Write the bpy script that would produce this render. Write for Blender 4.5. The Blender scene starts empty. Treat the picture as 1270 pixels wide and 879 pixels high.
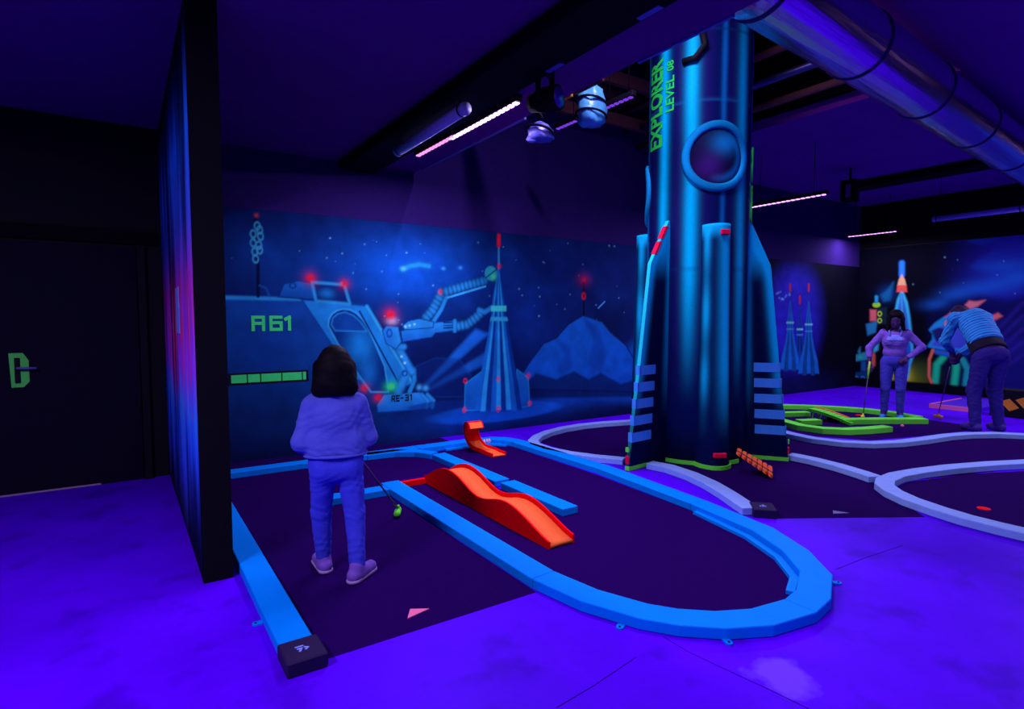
import bpy, bmesh, math, random
import numpy as np
from mathutils import Vector, Matrix

# ---------------------------------------------------------------- camera
F_PX, CX, CY, CAM_H = 727.0, 635.0, 439.5, 1.5
HORIZON, VP_LANE = 395.0, 150.0
PITCH = math.atan((CY - HORIZON) / F_PX)
YAW = math.atan((CX - VP_LANE) / math.hypot(F_PX, CY - HORIZON))
scene = bpy.context.scene
cam = bpy.data.objects.new('camera', bpy.data.cameras.new('camera'))
scene.collection.objects.link(cam)
cam.data.sensor_width = 36.0
cam.data.lens = 36.0 * F_PX / 1270.0
cam.data.clip_end = 100
cam.location = (0, 0, CAM_H)
cam.rotation_euler = (math.pi / 2 - PITCH, 0, -YAW)
scene.camera = cam

# ---------------------------------------------------------------- world, view, light
world = bpy.data.worlds.new('world')
scene.world = world
world.use_nodes = True
world.node_tree.nodes['Background'].inputs[0].default_value = (0.25, 0.2, 1.0, 1)
world.node_tree.nodes['Background'].inputs[1].default_value = 0.006
scene.view_settings.view_transform = 'Standard'
scene.view_settings.look = 'None'
scene.view_settings.gamma = 1.0
scene.view_settings.use_curve_mapping = False
scene.view_settings.exposure = 0.0
UV_LIGHT = (0.66, 0.52, 1.0)      # black-light lamps (their long-wave UV carried as light)
LAMP_W = 70.0                     # watts of light per metre of LED bar

# ---------------------------------------------------------------- survey helpers (photo pixel -> place in the room)
FW = np.array([math.sin(YAW) * math.cos(PITCH), math.cos(YAW) * math.cos(PITCH), -math.sin(PITCH)])
RT = np.array([math.cos(YAW), -math.sin(YAW), 0.0])
UP = np.cross(RT, FW)
C0 = np.array([0, 0, CAM_H])
def ray(u, v): return FW + RT * (u - CX) / F_PX - UP * (v - CY) / F_PX
def gz(u, v, z=0.0): r = ray(u, v); return C0 + r * (z - CAM_H) / r[2]
def gy(u, v, y): r = ray(u, v); return C0 + r * y / r[1]
def gx(u, v, x): r = ray(u, v); return C0 + r * x / r[0]
def gd(u, v, d): return C0 + ray(u, v) * d

COL = scene.collection
rng = np.random.default_rng(7)
random.seed(7)

# ---------------------------------------------------------------- tagging
def tag(o, label=None, cat=None, group=None, kind=None):
    if label: o['label'] = label
    if cat: o['category'] = cat
    if group: o['group'] = group
    if kind: o['kind'] = kind
    return o
def thing(name, label, cat, loc=(0, 0, 0), rz=0.0, group=None):
    o = bpy.data.objects.new(name, None)
    COL.objects.link(o)
    o.location = loc
    o.rotation_euler = (0, 0, rz)
    o.empty_display_size = 0.1
    return tag(o, label, cat, group)
def link(name, me, mat=None, parent=None, smooth=False):
    o = bpy.data.objects.new(name, me)
    COL.objects.link(o)
    if mat is not None and not me.materials: me.materials.append(mat)
    if smooth:
        me.polygons.foreach_set('use_smooth', [True] * len(me.polygons))
    if parent is not None: o.parent = parent
    return o
def mesh(name, verts, faces, mat=None, parent=None, smooth=False):
    me = bpy.data.meshes.new(name)
    me.from_pydata([tuple(map(float, v)) for v in verts], [], [tuple(map(int, f)) for f in faces])
    me.update()
    return link(name, me, mat, parent, smooth)
def bmobj(name, bm, mat=None, parent=None, smooth=False, bevel=0.0):
    bmesh.ops.recalc_face_normals(bm, faces=bm.faces)
    if bevel:
        bmesh.ops.bevel(bm, geom=[e for e in bm.edges if len(e.link_faces) == 2 and e.calc_face_angle(0) > 0.6], offset=bevel, segments=1, affect='EDGES')
    me = bpy.data.meshes.new(name)
    bm.to_mesh(me); bm.free()
    return link(name, me, mat, parent, smooth)
def copy_tree(o, parent=None):
    c = o.copy()
    COL.objects.link(c)
    if parent is not None: c.parent = parent
    for ch in list(o.children): copy_tree(ch, c)
    return c

# ---------------------------------------------------------------- bmesh shapes
def add_box(bm, x0, x1, y0, y1, z0, z1, M=None):
    vs = [bm.verts.new((x, y, z)) for z in (z0, z1) for x, y in ((x0, y0), (x1, y0), (x1, y1), (x0, y1))]
    for f in ((3, 2, 1, 0), (4, 5, 6, 7), (0, 1, 5, 4), (1, 2, 6, 5), (2, 3, 7, 6), (3, 0, 4, 7)):
        bm.faces.new([vs[i] for i in f])
    if M is not None: bmesh.ops.transform(bm, matrix=M, verts=vs)
def box(name, x0, x1, y0, y1, z0, z1, mat, parent=None, bevel=0.0, M=None):
    bm = bmesh.new(); add_box(bm, x0, x1, y0, y1, z0, z1, M)
    return bmobj(name, bm, mat, parent, bevel=bevel)
def add_tube(bm, pts, radii, seg=12, caps=True):
    pts = [Vector(p) for p in pts]
    n = len(pts)
    if not hasattr(radii, '__len__'): radii = [radii] * n
    rings = []
    ref = None
    for i, p in enumerate(pts):
        t = (pts[min(i + 1, n - 1)] - pts[max(i - 1, 0)]).normalized()
        if ref is None: ref = Vector((0, 0, 1)) if abs(t.z) < 0.9 else Vector((1, 0, 0))
        a = (ref - t * ref.dot(t)).normalized(); b = t.cross(a); ref = a
        rings.append([bm.verts.new(p + (a * math.cos(k * 2 * math.pi / seg) + b * math.sin(k * 2 * math.pi / seg)) * radii[i]) for k in range(seg)])
    for i in range(n - 1):
        for k in range(seg):
            bm.faces.new((rings[i][k], rings[i][(k + 1) % seg], rings[i + 1][(k + 1) % seg], rings[i + 1][k]))
    if caps:
        bm.faces.new(rings[0][::-1]); bm.faces.new(rings[-1])
def tube(name, pts, radii, mat, parent=None, seg=12, smooth=True):
    bm = bmesh.new(); add_tube(bm, pts, radii, seg)
    return bmobj(name, bm, mat, parent, smooth)
def add_prism(bm, poly, z0, z1, M=None):
    lo = [bm.verts.new((x, y, z0)) for x, y in poly]; hi = [bm.verts.new((x, y, z1)) for x, y in poly]
    bm.faces.new(lo[::-1]); bm.faces.new(hi)
    n = len(poly)
    for i in range(n): bm.faces.new((lo[i], lo[(i + 1) % n], hi[(i + 1) % n], hi[i]))
    if M is not None: bmesh.ops.transform(bm, matrix=M, verts=lo + hi)
def prism(name, poly, z0, z1, mat, parent=None, bevel=0.0, M=None):
    bm = bmesh.new(); add_prism(bm, poly, z0, z1, M)
    return bmobj(name, bm, mat, parent, bevel=bevel)

# ---------------------------------------------------------------- materials
def lin(c):
    c = np.asarray(c, float) / 255.0
    return np.where(c <= 0.04045, c / 12.92, ((c + 0.055) / 1.055) ** 2.4)
# paints answer the lamps' light channel by channel: colours are given as they look under a lamp
RESP = np.array([0.66 / UV_LIGHT[0] * 1.22, 0.52 / UV_LIGHT[1] * 1.50, 0.86])
def excite(rgb, g=1.0): return np.minimum(lin(rgb) * RESP * g, 0.92)
MATS = {}
def material(name, rgb, rough=0.7, spec=0.25, metal=0.0, noise=0.15, scale=18.0, bump=0.0, bscale=200.0):
    if name in MATS: return MATS[name]
    m = bpy.data.materials.new(name); m.use_nodes = True
    nt = m.node_tree; b = nt.nodes['Principled BSDF']
    b.inputs['Roughness'].default_value = rough
    b.inputs['Specular IOR Level'].default_value = spec
    b.inputs['Metallic'].default_value = metal
    c = excite(rgb)
    tc = nt.nodes.new('ShaderNodeTexCoord')
    nz = nt.nodes.new('ShaderNodeTexNoise'); nz.inputs['Scale'].default_value = scale; nz.inputs['Detail'].default_value = 5
    nt.links.new(tc.outputs['Object'], nz.inputs['Vector'])
    mx = nt.nodes.new('ShaderNodeMix'); mx.data_type = 'RGBA'
    mx.inputs[6].default_value = (*(c * (1 - noise)), 1); mx.inputs[7].default_value = (*np.minimum(c * (1 + noise), 1), 1)
    nt.links.new(nz.outputs['Fac'], mx.inputs[0]); nt.links.new(mx.outputs[2], b.inputs['Base Color'])
    if bump:
        n2 = nt.nodes.new('ShaderNodeTexNoise'); n2.inputs['Scale'].default_value = bscale; n2.inputs['Detail'].default_value = 3
        nt.links.new(tc.outputs['Object'], n2.inputs['Vector'])
        bp = nt.nodes.new('ShaderNodeBump'); bp.inputs['Strength'].default_value = bump; bp.inputs['Distance'].default_value = 0.01
        nt.links.new(n2.outputs['Fac'], bp.inputs['Height']); nt.links.new(bp.outputs['Normal'], b.inputs['Normal'])
    MATS[name] = m
    return m
def painted(name, rough=0.8, spec=0.05, gain=1.0):
    m = bpy.data.materials.new(name); m.use_nodes = True
    nt = m.node_tree; b = nt.nodes['Principled BSDF']
    b.inputs['Roughness'].default_value = rough; b.inputs['Specular IOR Level'].default_value = spec
    at = nt.nodes.new('ShaderNodeAttribute'); at.attribute_name = 'Col'
    tc = nt.nodes.new('ShaderNodeTexCoord')
    nz = nt.nodes.new('ShaderNodeTexNoise'); nz.inputs['Scale'].default_value = 60; nz.inputs['Detail'].default_value = 3
    nt.links.new(tc.outputs['Object'], nz.inputs['Vector'])
    mr = nt.nodes.new('ShaderNodeMapRange'); mr.inputs[3].default_value = 0.85 * gain; mr.inputs[4].default_value = 1.15 * gain
    nt.links.new(nz.outputs['Fac'], mr.inputs[0])
    mul = nt.nodes.new('ShaderNodeVectorMath'); mul.operation = 'SCALE'
    nt.links.new(at.outputs['Color'], mul.inputs[0]); nt.links.new(mr.outputs[0], mul.inputs['Scale'])
    nt.links.new(mul.outputs[0], b.inputs['Base Color'])
    return m
def emitter(name, rgb, strength):
    m = bpy.data.materials.new(name); m.use_nodes = True
    nt = m.node_tree; nt.nodes.remove(nt.nodes['Principled BSDF'])
    e = nt.nodes.new('ShaderNodeEmission'); e.inputs[0].default_value = (*rgb, 1); e.inputs[1].default_value = strength
    nt.links.new(e.outputs[0], nt.nodes['Material Output'].inputs[0])
    return m
def set_colors(me, rgb_lin):
    a = me.color_attributes.new('Col', 'FLOAT_COLOR', 'POINT')
    buf = np.ones((len(rgb_lin), 4), np.float32); buf[:, :3] = np.minimum(np.asarray(rgb_lin) * RESP, 0.92)
    a.data.foreach_set('color', buf.ravel())

def floor_material():
    m = bpy.data.materials.new('polished_concrete'); m.use_nodes = True
    nt = m.node_tree; b = nt.nodes['Principled BSDF']
    tc = nt.nodes.new('ShaderNodeTexCoord')
    n1 = nt.nodes.new('ShaderNodeTexNoise'); n1.inputs['Scale'].default_value = 0.9; n1.inputs['Detail'].default_value = 7; n1.inputs['Roughness'].default_value = 0.62
    n2 = nt.nodes.new('ShaderNodeTexNoise'); n2.inputs['Scale'].default_value = 3.2; n2.inputs['Detail'].default_value = 8
    for n in (n1, n2): nt.links.new(tc.outputs['Object'], n.inputs['Vector'])
    r1 = nt.nodes.new('ShaderNodeValToRGB')
    r1.color_ramp.elements[0].position = 0.3; r1.color_ramp.elements[1].position = 0.72
    r1.color_ramp.elements[0].color = (*lin((74, 0, 205)), 1); r1.color_ramp.elements[1].color = (*lin((94, 0, 245)), 1)
    nt.links.new(n1.outputs['Fac'], r1.inputs[0])
    r2 = nt.nodes.new('ShaderNodeValToRGB')               # scuffs
    r2.color_ramp.elements[0].position = 0.32; r2.color_ramp.elements[1].position = 0.46
    r2.color_ramp.elements[0].color = (0.62, 0.62, 0.66, 1); r2.color_ramp.elements[1].color = (1, 1, 1, 1)
    nt.links.new(n2.outputs['Fac'], r2.inputs[0])
    mx = nt.nodes.new('ShaderNodeMix'); mx.data_type = 'RGBA'; mx.blend_type = 'MULTIPLY'; mx.inputs[0].default_value = 0.8
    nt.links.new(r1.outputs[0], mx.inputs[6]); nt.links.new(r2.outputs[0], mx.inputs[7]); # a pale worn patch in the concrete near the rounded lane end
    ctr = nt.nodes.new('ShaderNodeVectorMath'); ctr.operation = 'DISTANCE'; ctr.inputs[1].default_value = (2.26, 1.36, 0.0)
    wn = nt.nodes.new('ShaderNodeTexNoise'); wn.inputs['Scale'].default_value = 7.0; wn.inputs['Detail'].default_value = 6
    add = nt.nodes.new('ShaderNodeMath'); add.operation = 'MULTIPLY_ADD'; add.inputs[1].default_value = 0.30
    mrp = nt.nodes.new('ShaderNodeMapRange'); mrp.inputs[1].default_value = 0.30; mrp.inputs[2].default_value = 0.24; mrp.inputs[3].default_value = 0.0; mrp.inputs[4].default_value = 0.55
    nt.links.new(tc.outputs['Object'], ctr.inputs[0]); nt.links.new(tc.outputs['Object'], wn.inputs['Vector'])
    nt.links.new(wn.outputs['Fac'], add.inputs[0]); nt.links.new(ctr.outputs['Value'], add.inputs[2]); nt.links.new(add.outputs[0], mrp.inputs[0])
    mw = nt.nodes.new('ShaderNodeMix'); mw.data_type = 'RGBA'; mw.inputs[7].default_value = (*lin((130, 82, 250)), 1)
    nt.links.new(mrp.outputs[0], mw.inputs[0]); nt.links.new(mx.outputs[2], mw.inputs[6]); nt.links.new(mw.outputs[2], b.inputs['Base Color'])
    b.inputs['Roughness'].default_value = 0.5; b.inputs['Specular IOR Level'].default_value = 0.025
    return m
def duct_material():
    m = bpy.data.materials.new('spiral_duct_foil'); m.use_nodes = True
    nt = m.node_tree; b = nt.nodes['Principled BSDF']
    b.inputs['Metallic'].default_value = 0.95; b.inputs['Roughness'].default_value = 0.24
    b.inputs['Base Color'].default_value = (*lin((205, 190, 235)), 1)
    tc = nt.nodes.new('ShaderNodeTexCoord'); mp = nt.nodes.new('ShaderNodeMapping'); mp.inputs['Scale'].default_value = (0.5, 9, 9)
    nz = nt.nodes.new('ShaderNodeTexNoise'); nz.inputs['Scale'].default_value = 1.0; nz.inputs['Detail'].default_value = 4
    nt.links.new(tc.outputs['Object'], mp.inputs[0]); nt.links.new(mp.outputs[0], nz.inputs['Vector'])
    bp = nt.nodes.new('ShaderNodeBump'); bp.inputs['Strength'].default_value = 0.5; bp.inputs['Distance'].default_value = 0.03
    nt.links.new(nz.outputs['Fac'], bp.inputs['Height']); nt.links.new(bp.outputs['Normal'], b.inputs['Normal'])
    return m

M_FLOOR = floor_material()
M_MAT = material('dark_carpet', (30, 1, 82), 0.95, 0.02, noise=0.3, scale=90, bump=0.4, bscale=400)
M_BLUE = material('blue_fluorescent_paint', (0, 114, 250), 0.6, 0.04, noise=0.08, scale=9)
M_WHITE = material('weathered_white_paint', (122, 140, 240), 0.8, 0.06, noise=0.14, scale=14)
M_GREEN = material('green_fluorescent_paint', (96, 255, 74), 0.6, 0.05, noise=0.1, scale=12)
M_RED = material('red_fluorescent_paint', (250, 0, 14), 0.6, 0.05, noise=0.06)
M_ORANGE = material('orange_fluorescent_deck', (255, 92, 56), 0.6, 0.05, noise=0.05)
M_CORAL = material('coral_fluorescent_paint', (255, 84, 52), 0.6, 0.2, noise=0.1)
M_PINKRED = material('pink_red_paint', (225, 0, 70), 0.6, 0.2)
M_PINK = material('pink_fluorescent_card', (255, 96, 170), 0.7, 0.2, noise=0.05)
M_AMBER = material('amber_fluorescent_paint', (255, 128, 40), 0.6, 0.2)
M_BLACK = material('black_paint', (8, 4, 22), 0.7, 0.2, noise=0.2)
M_BLACKER = material('matt_black', (7, 5, 17), 0.85, 0.1, noise=0.2)
M_CEIL = material('dark_plaster', (104, 24, 132), 0.9, 0.05, noise=0.12, scale=3)
M_CEIL2 = material('dark_violet_board', (118, 30, 158), 0.9, 0.05, noise=0.12, scale=3)
M_TIMBER = material('raw_timber', (112, 62, 74), 0.8, 0.1, noise=0.3)
M_GREY = material('grey_plastic', (92, 82, 190), 0.5, 0.3)
M_TUBE = material('frosted_tube', (160, 150, 240), 0.5, 0.2)
M_MARK = material('pale_print', (110, 120, 240), 0.7, 0.1)
M_STEEL = material('steel', (80, 70, 150), 0.35, 0.5, metal=0.6)
M_LED = emitter('violet_led', (0.85, 0.40, 1.0), 5.0)
M_LED2 = emitter('pink_led', (1.0, 0.30, 0.85), 1.3)
M_LED3 = emitter('far_violet_led', (0.80, 0.30, 1.0), 2.6)
M_LEDFAR = emitter('dim_violet_led', (0.25, 0.05, 1.0), 0.8)
M_PAINT = painted('mural_paint')
M_ROCKET = painted('rocket_airbrush', 0.55, 0.02)
M_DUCT = duct_material()

# ================================================================ THE ROOM
ZC, ZS, Y_BACK, X_RIGHT = 3.95, 3.25, 6.6, 13.6
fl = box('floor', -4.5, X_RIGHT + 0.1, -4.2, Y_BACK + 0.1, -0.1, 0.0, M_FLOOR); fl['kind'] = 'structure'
M_CRACK = material('floor_crack', (30, 0, 120), 0.9, 0.02)
for name, pxs in (('crack', [(822, 789), (850, 806), (905, 832), (960, 858), (1010, 882)]), ('crack', [(690, 878), (735, 850), (790, 815)]), ('crack', [(1036, 706), (1075, 690), (1120, 676)])):
    pts_ = [gz(u, v)[:2] + rng.normal(0, .004, 2) for u, v in pxs]; bm = bmesh.new()
    for a_, b_ in zip(pts_[:-1], pts_[1:]):
        n_ = np.array([-(b_ - a_)[1], (b_ - a_)[0]]); n_ = n_ / np.linalg.norm(n_) * 0.0022
        bm.faces.new([bm.verts.new((*q, 0.0006)) for q in (a_ - n_, b_ - n_, b_ + n_, a_ + n_)])
    bmobj(name, bm, M_CRACK, fl)
SOFFIT_X = 2.99
o = box('ceiling', -4.5, SOFFIT_X, -4.2, Y_BACK + 0.1, ZS, ZS + 0.12, M_CEIL); tag(o, 'low dark ceiling over the left lane', kind='structure')
o2 = box('ceiling', 7.0, X_RIGHT + 0.1, -4.2, Y_BACK + 0.1, ZC, ZC + 0.12, M_CEIL2); tag(o2, 'violet ceiling right of the rocket', kind='structure')
o3 = box('ceiling', SOFFIT_X - 0.3, 7.4, -4.2, Y_BACK + 0.1, 5.35, 5.45, M_BLACKER); tag(o3, 'black roof void above the rocket', kind='structure')
o4 = box('ceiling', SOFFIT_X + 0.001, 6.999, -4.2, 2.5, ZC, ZC + 0.12, M_CEIL2); tag(o4, 'violet ceiling in front of the roof void', kind='structure')
# edges of the roof void and its timbers
box('fascia', SOFFIT_X - 0.03, SOFFIT_X - 0.002, -4.2, Y_BACK, ZS + 0.122, 5.35, M_BLACKER, o3)
box('fascia', 7.002, 7.03, -4.2, Y_BACK, ZC + 0.122, 5.35, M_BLACKER, o3)
for k, (y, z, w) in enumerate(((6.3, 4.25, .07), (5.7, 4.5, .07), (5.1, 4.75, .07), (6.35, 4.6, .06), (5.9, 5.0, .08), (4.4, 5.0, .08), (3.2, 5.05, .08))):
    box('joist', SOFFIT_X + 0.02, 6.98, y - w / 2, y + w / 2, z, z + 0.16, M_TIMBER if k in (0, 1, 3) else M_BLACK, o3)
for k, (x, z) in enumerate(((6.7, 4.12), (6.45, 4.3), (6.2, 4.5), (3.6, 4.3))):
    tube('pipe', [(x, 2.6, z), (x, 6.55, z)], 0.045, M_STEEL if k % 2 else M_TIMBER, o3, 10)
# trim strips along the soffit edge (short pieces; orange light is put into the amber ones' colour)
for y0, y1, m in ((2.2, 2.95, M_GREY), (3.30, 3.62, M_TIMBER), (3.66, 3.82, M_AMBER), (3.86, 3.93, M_AMBER), (4.3, 6.4, M_GREY)):
    box('edge_strip', SOFFIT_X + 0.001, SOFFIT_X + 0.022, y0, y1, ZS - 0.012, ZS + 0.02, m, o)

# ---- wall painter: colours live on a fine grid of wall points (metres), shapes are given where they were surveyed
def smooth(x): x = np.clip(x, 0, 1); return x * x * (3 - 2 * x)
def vnoise(x, y, seed=0):
    r = np.random.default_rng(seed); t = r.random((64, 64))
    xi = np.floor(x).astype(int); yi = np.floor(y).astype(int); fx = smooth(x - xi); fy = smooth(y - yi)
    g = lambda a, b: t[a % 64, b % 64]
    return (g(xi, yi) * (1 - fx) + g(xi + 1, yi) * fx) * (1 - fy) + (g(xi, yi + 1) * (1 - fx) + g(xi + 1, yi + 1) * fx) * fy
def fbm(x, y, seed=0, n=4):
    s = 0; a = 0.5
    for k in range(n): s = s + a * vnoise(x * 2 ** k, y * 2 ** k, seed + k); a *= 0.5
    return s / (1 - 0.5 ** n)
class Wall:
    def __init__(self, P, Q, base):           # P, Q: in-plane coordinates (metres); to2d(u,v) gives them from a survey pixel
        self.P, self.Q = P, Q
        self.c = np.tile(lin(base), (P.size, 1)).reshape(P.shape + (3,))
    def win(self, lo, hi, pad):
        p, q = self.P[:, 0], self.Q[0, :]
        i0, i1 = np.searchsorted(p, [lo[0] - pad, hi[0] + pad]); j0, j1 = np.searchsorted(q, [lo[1] - pad, hi[1] + pad])
        return slice(max(i0, 0), i1), slice(max(j0, 0), j1)
    def mix(self, sl, a, col):
        a = np.clip(a, 0, 1)[..., None]; self.c[sl] = self.c[sl] * (1 - a) + col * a
    def poly(self, uv, col, soft=0.012, alpha=1.0, col2=None, d=(0, 1), edge=None, ew=0.018, ea=0.9):
        V = np.array([self.to2d(*p) for p in uv]); lo, hi = V.min(0), V.max(0)
        sl = self.win(lo, hi, soft + ew + 0.02); P, Q = self.P[sl], self.Q[sl]
        if P.size == 0: return
        ins = np.zeros(P.shape, bool); dist = np.full(P.shape, 9.0)
        n = len(V)
        for i in range(n):
            a, b = V[i], V[(i + 1) % n]
            e = b - a; t = np.clip(((P - a[0]) * e[0] + (Q - a[1]) * e[1]) / (e @ e + 1e-12), 0, 1)
            dist = np.minimum(dist, np.hypot(P - a[0] - t * e[0], Q - a[1] - t * e[1]))
            c = ((a[1] > Q) != (b[1] > Q)) & (P < (b[0] - a[0]) * (Q - a[1]) / (b[1] - a[1] + 1e-12) + a[0])
            ins ^= c
        sd = np.where(ins, -dist, dist)
        A = smooth(0.5 - sd / (2 * soft)) * alpha
        if col2 is not None:
            s = (P - lo[0]) / (hi[0] - lo[0] + 1e-9) * d[0] + (Q - lo[1]) / (hi[1] - lo[1] + 1e-9) * d[1]
            s = np.clip(s, 0, 1)[..., None]; cc = lin(col) * (1 - s) + lin(col2) * s
        else: cc = lin(col)
        self.mix(sl, A, cc)
        if edge is not None: self.mix(sl, smooth(1 - dist / ew) * ea, lin(edge))
    def line(self, uv, w, col, alpha=1.0, soft=None, rib=0):
        V = [np.array(self.to2d(*p)) for p in uv]; soft = soft or w * 0.4
        lo, hi = np.min(V, 0), np.max(V, 0); sl = self.win(lo, hi, w + soft); P, Q = self.P[sl], self.Q[sl]
        if P.size == 0: return
        best = np.full(P.shape, 9.0); S = np.zeros(P.shape); acc = 0
        for a, b in zip(V[:-1], V[1:]):
            e = b - a; L = math.sqrt(e @ e) + 1e-9; t = np.clip(((P - a[0]) * e[0] + (Q - a[1]) * e[1]) / (L * L), 0, 1)
            dd = np.hypot(P - a[0] - t * e[0], Q - a[1] - t * e[1]); m = dd < best
            best = np.where(m, dd, best); S = np.where(m, acc + t * L, S); acc += L
        A = smooth(0.5 - (best - w / 2) / soft)
        cc = lin(col)[None, None, :] * np.ones(P.shape + (1,))
        shade = 1 - 0.55 * np.clip(best / (w / 2), 0, 1) ** 2
        if rib: shade = shade * (0.45 + 0.55 * np.abs(np.sin(S * math.pi / rib)))
        if w > 0.03: cc = cc * shade[..., None]
        self.mix(sl, A * alpha, cc)
    def blob(self, u, v, ru, rv, col, alpha=1.0, hard=0.0, ring=0.0):
        c = np.array(self.to2d(u, v)); r = np.array([abs(self.to2d(u + ru, v)[0] - c[0]), abs(self.to2d(u, v - rv)[1] - c[1])])
        k = 1.15 if hard else 2.6
        sl = self.win(c - r * k, c + r * k, 0.02); P, Q = self.P[sl], self.Q[sl]
        if P.size == 0: return
        d = np.hypot((P - c[0]) / r[0], (Q - c[1]) / r[1])
        if ring: A = smooth(1 - np.abs(d - 1 + ring / 2) / ring * 1.3)
        elif hard: A = smooth((1 - d) / (1 - hard) if hard < 1 else (d < 1))
        else: A = np.exp(-d * d * 1.6)
        self.mix(sl, A * alpha, lin(col))
    def stars(self, u0, u1, v0, v1, n, seed=1):
        r = np.random.default_rng(seed)
        for _ in range(n):
            s = r.uniform(0.5, 1.3)
            self.blob(r.uniform(u0, u1), r.uniform(v0, v1), s, s, (120, 190, 255), r.uniform(0.35, 0.95))
def grid_mesh(name, P3, cols, mat, parent=None, smooth_sh=False, wrap=False):
    n, m = P3.shape[:2]
    V = P3.reshape(-1, 3)
    i, j = np.meshgrid(np.arange(n if wrap else n - 1), np.arange(m - 1), indexing='ij')
    i2 = (i + 1) % n
    Fq = np.stack([i * m + j, i2 * m + j, i2 * m + j + 1, i * m + j + 1], -1).reshape(-1, 4)
    me = bpy.data.meshes.new(name)
    me.vertices.add(len(V)); me.vertices.foreach_set('co', V.astype(np.float32).ravel())
    me.loops.add(Fq.size); me.loops.foreach_set('vertex_index', Fq.astype(np.int32).ravel())
    me.polygons.add(len(Fq)); me.polygons.foreach_set('loop_start', np.arange(0, Fq.size, 4, dtype=np.int32))
    me.update(calc_edges=True)
    set_colors(me, cols.reshape(-1, 3))
    return link(name, me, mat, parent, smooth_sh)

# ---- back wall mural -------------------------------------------------
ZM = 2.63
xs = np.concatenate([np.arange(0.3, 7.6, 0.0105), np.arange(7.6, X_RIGHT + 0.03, 0.018)])
zs = np.arange(0, ZM + 0.012, 0.0115)
P, Q = np.meshgrid(xs, zs, indexing='ij')
W = Wall(P, Q, (6, 24, 92))
W.to2d = lambda u, v: (lambda r: (r[0], r[2]))(gy(u, v, Y_BACK))
n1 = fbm(P * 0.9, Q * 0.9, 3); n2 = fbm(P * 2.2, Q * 2.2, 9)
sky = smooth((Q - 0.25) / 0.9)
W.c = lin((7, 12, 62)) * (1 - sky)[..., None] + W.c * sky[..., None]
W.c *= (0.55 + 0.9 * n1)[..., None]
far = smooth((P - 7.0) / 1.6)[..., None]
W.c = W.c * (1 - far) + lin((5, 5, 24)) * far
W.blob(500, 335, 105, 52, (14, 88, 226), 0.8)
W.blob(330, 320, 60, 42, (10, 62, 160), 0.45)
W.blob(655, 385, 60, 70, (12, 52, 170), 0.5)
W.blob(735, 345, 60, 40, (10, 30, 120), 0.5)
for k in range(26):
    W.blob(300 + rng.random() * 470, 290 + rng.random() * 130, 14 + rng.random() * 26, 8 + rng.random() * 14, (16, 80, 205), 0.10)
W.stars(285, 780, 285, 420, 70)
# ground haze, beams
W.blob(560, 520, 150, 26, (12, 62, 178), 0.55)
W.blob(330, 545, 70, 14, (10, 40, 130), 0.5)
W.blob(720, 492, 90, 17, (12, 74, 200), 0.6)
W.poly([(740, 470), (752, 455), (790, 420), (790, 500), (745, 492)], (12, 86, 208), 0.12, 0.6)
for a, b, c, al in (((521, 482), (590, 408), (606, 414), 0.75), ((527, 483), (604, 436), (612, 447), 0.55)):
    W.poly([a, b, c, (a[0] + 3, a[1] + 2)], (24, 110, 240), 0.035, al)
W.poly([(515, 455), (540, 444), (570, 446), (585, 468), (575, 492), (520, 492)], (8, 34, 116), 0.04, 0.6, edge=(10, 60, 160), ew=0.02, ea=0.4)
# mountains
W.poly([(636, 482), (655, 452), (674, 426), (690, 419), (705, 402), (723, 391), (747, 399), (757, 412), (776, 428), (792, 455), (792, 486)], (10, 70, 190), 0.02, 0.95, (14, 92, 214), (0.2, 0.8), edge=(6, 18, 80), ew=0.02)
for q in ([(723, 392), (735, 420), (730, 452), (745, 465), (752, 440), (745, 410)], [(690, 421), (700, 440), (690, 462), (710, 458), (708, 430)]):
    W.poly(q, (8, 46, 146), 0.05, 0.55)
W.poly([(640, 486), (665, 462), (690, 470), (712, 460), (730, 470), (745, 462), (770, 476), (790, 470), (792, 492), (640, 494)], (5, 20, 84), 0.03, 0.85)
W.line([(724, 391), (724, 350)], 0.03, (5, 10, 40))
W.blob(724, 347, 3.2, 3.2, (240, 20, 60), 1); W.blob(724, 347, 9, 9, (200, 20, 90), 0.4)
W.blob(724, 367, 2.8, 5, (230, 10, 50), 1, ring=0.6)
W.line([(742, 382), (750, 374)], 0.02, (70, 150, 255), 0.9)
W.line([(499, 334), (508, 330), (520, 328), (532, 330)], 0.075, (36, 150, 255), 0.85, soft=0.08)
W.blob(500, 333, 4, 3, (80, 190, 255), 0.9); W.blob(550, 333, 3, 2.5, (60, 160, 255), 0.8); W.blob(571, 332, 3, 2.5, (60, 160, 255), 0.6)
# ground ship
W.poly([(262, 367), (372, 370), (455, 379), (506, 478), (486, 515), (450, 548), (262, 562)], (6, 14, 76), 0.03, 0.97, (14, 70, 172), (0.2, 0.8))
W.blob(325, 430, 50, 34, (10, 46, 140), 0.6); W.blob(390, 445, 26, 40, (16, 70, 170), 0.5)
W.poly([(262, 366), (372, 369), (374, 373), (262, 371)], (36, 140, 230), 0.012, 0.8)
W.poly([(374, 371), (454, 379), (512, 476), (488, 484), (440, 470), (412, 428)], (22, 112, 208), 0.016, 0.95, (26, 126, 222), (0.5, 0.5), edge=(10, 50, 140), ew=0.018)
W.poly([(407, 404), (408, 396), (412, 389), (418, 385), (425, 383), (434, 384), (442, 388), (449, 395), (455, 404), (466, 428), (477, 454), (482, 486), (460, 486), (440, 458), (420, 428)], (6, 40, 126), 0.016, 1.0, edge=(50, 160, 240), ew=0.016)
W.blob(447, 430, 20, 30, (22, 130, 230), 0.9); W.blob(458, 462, 12, 18, (20, 116, 220), 0.7)
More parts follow.
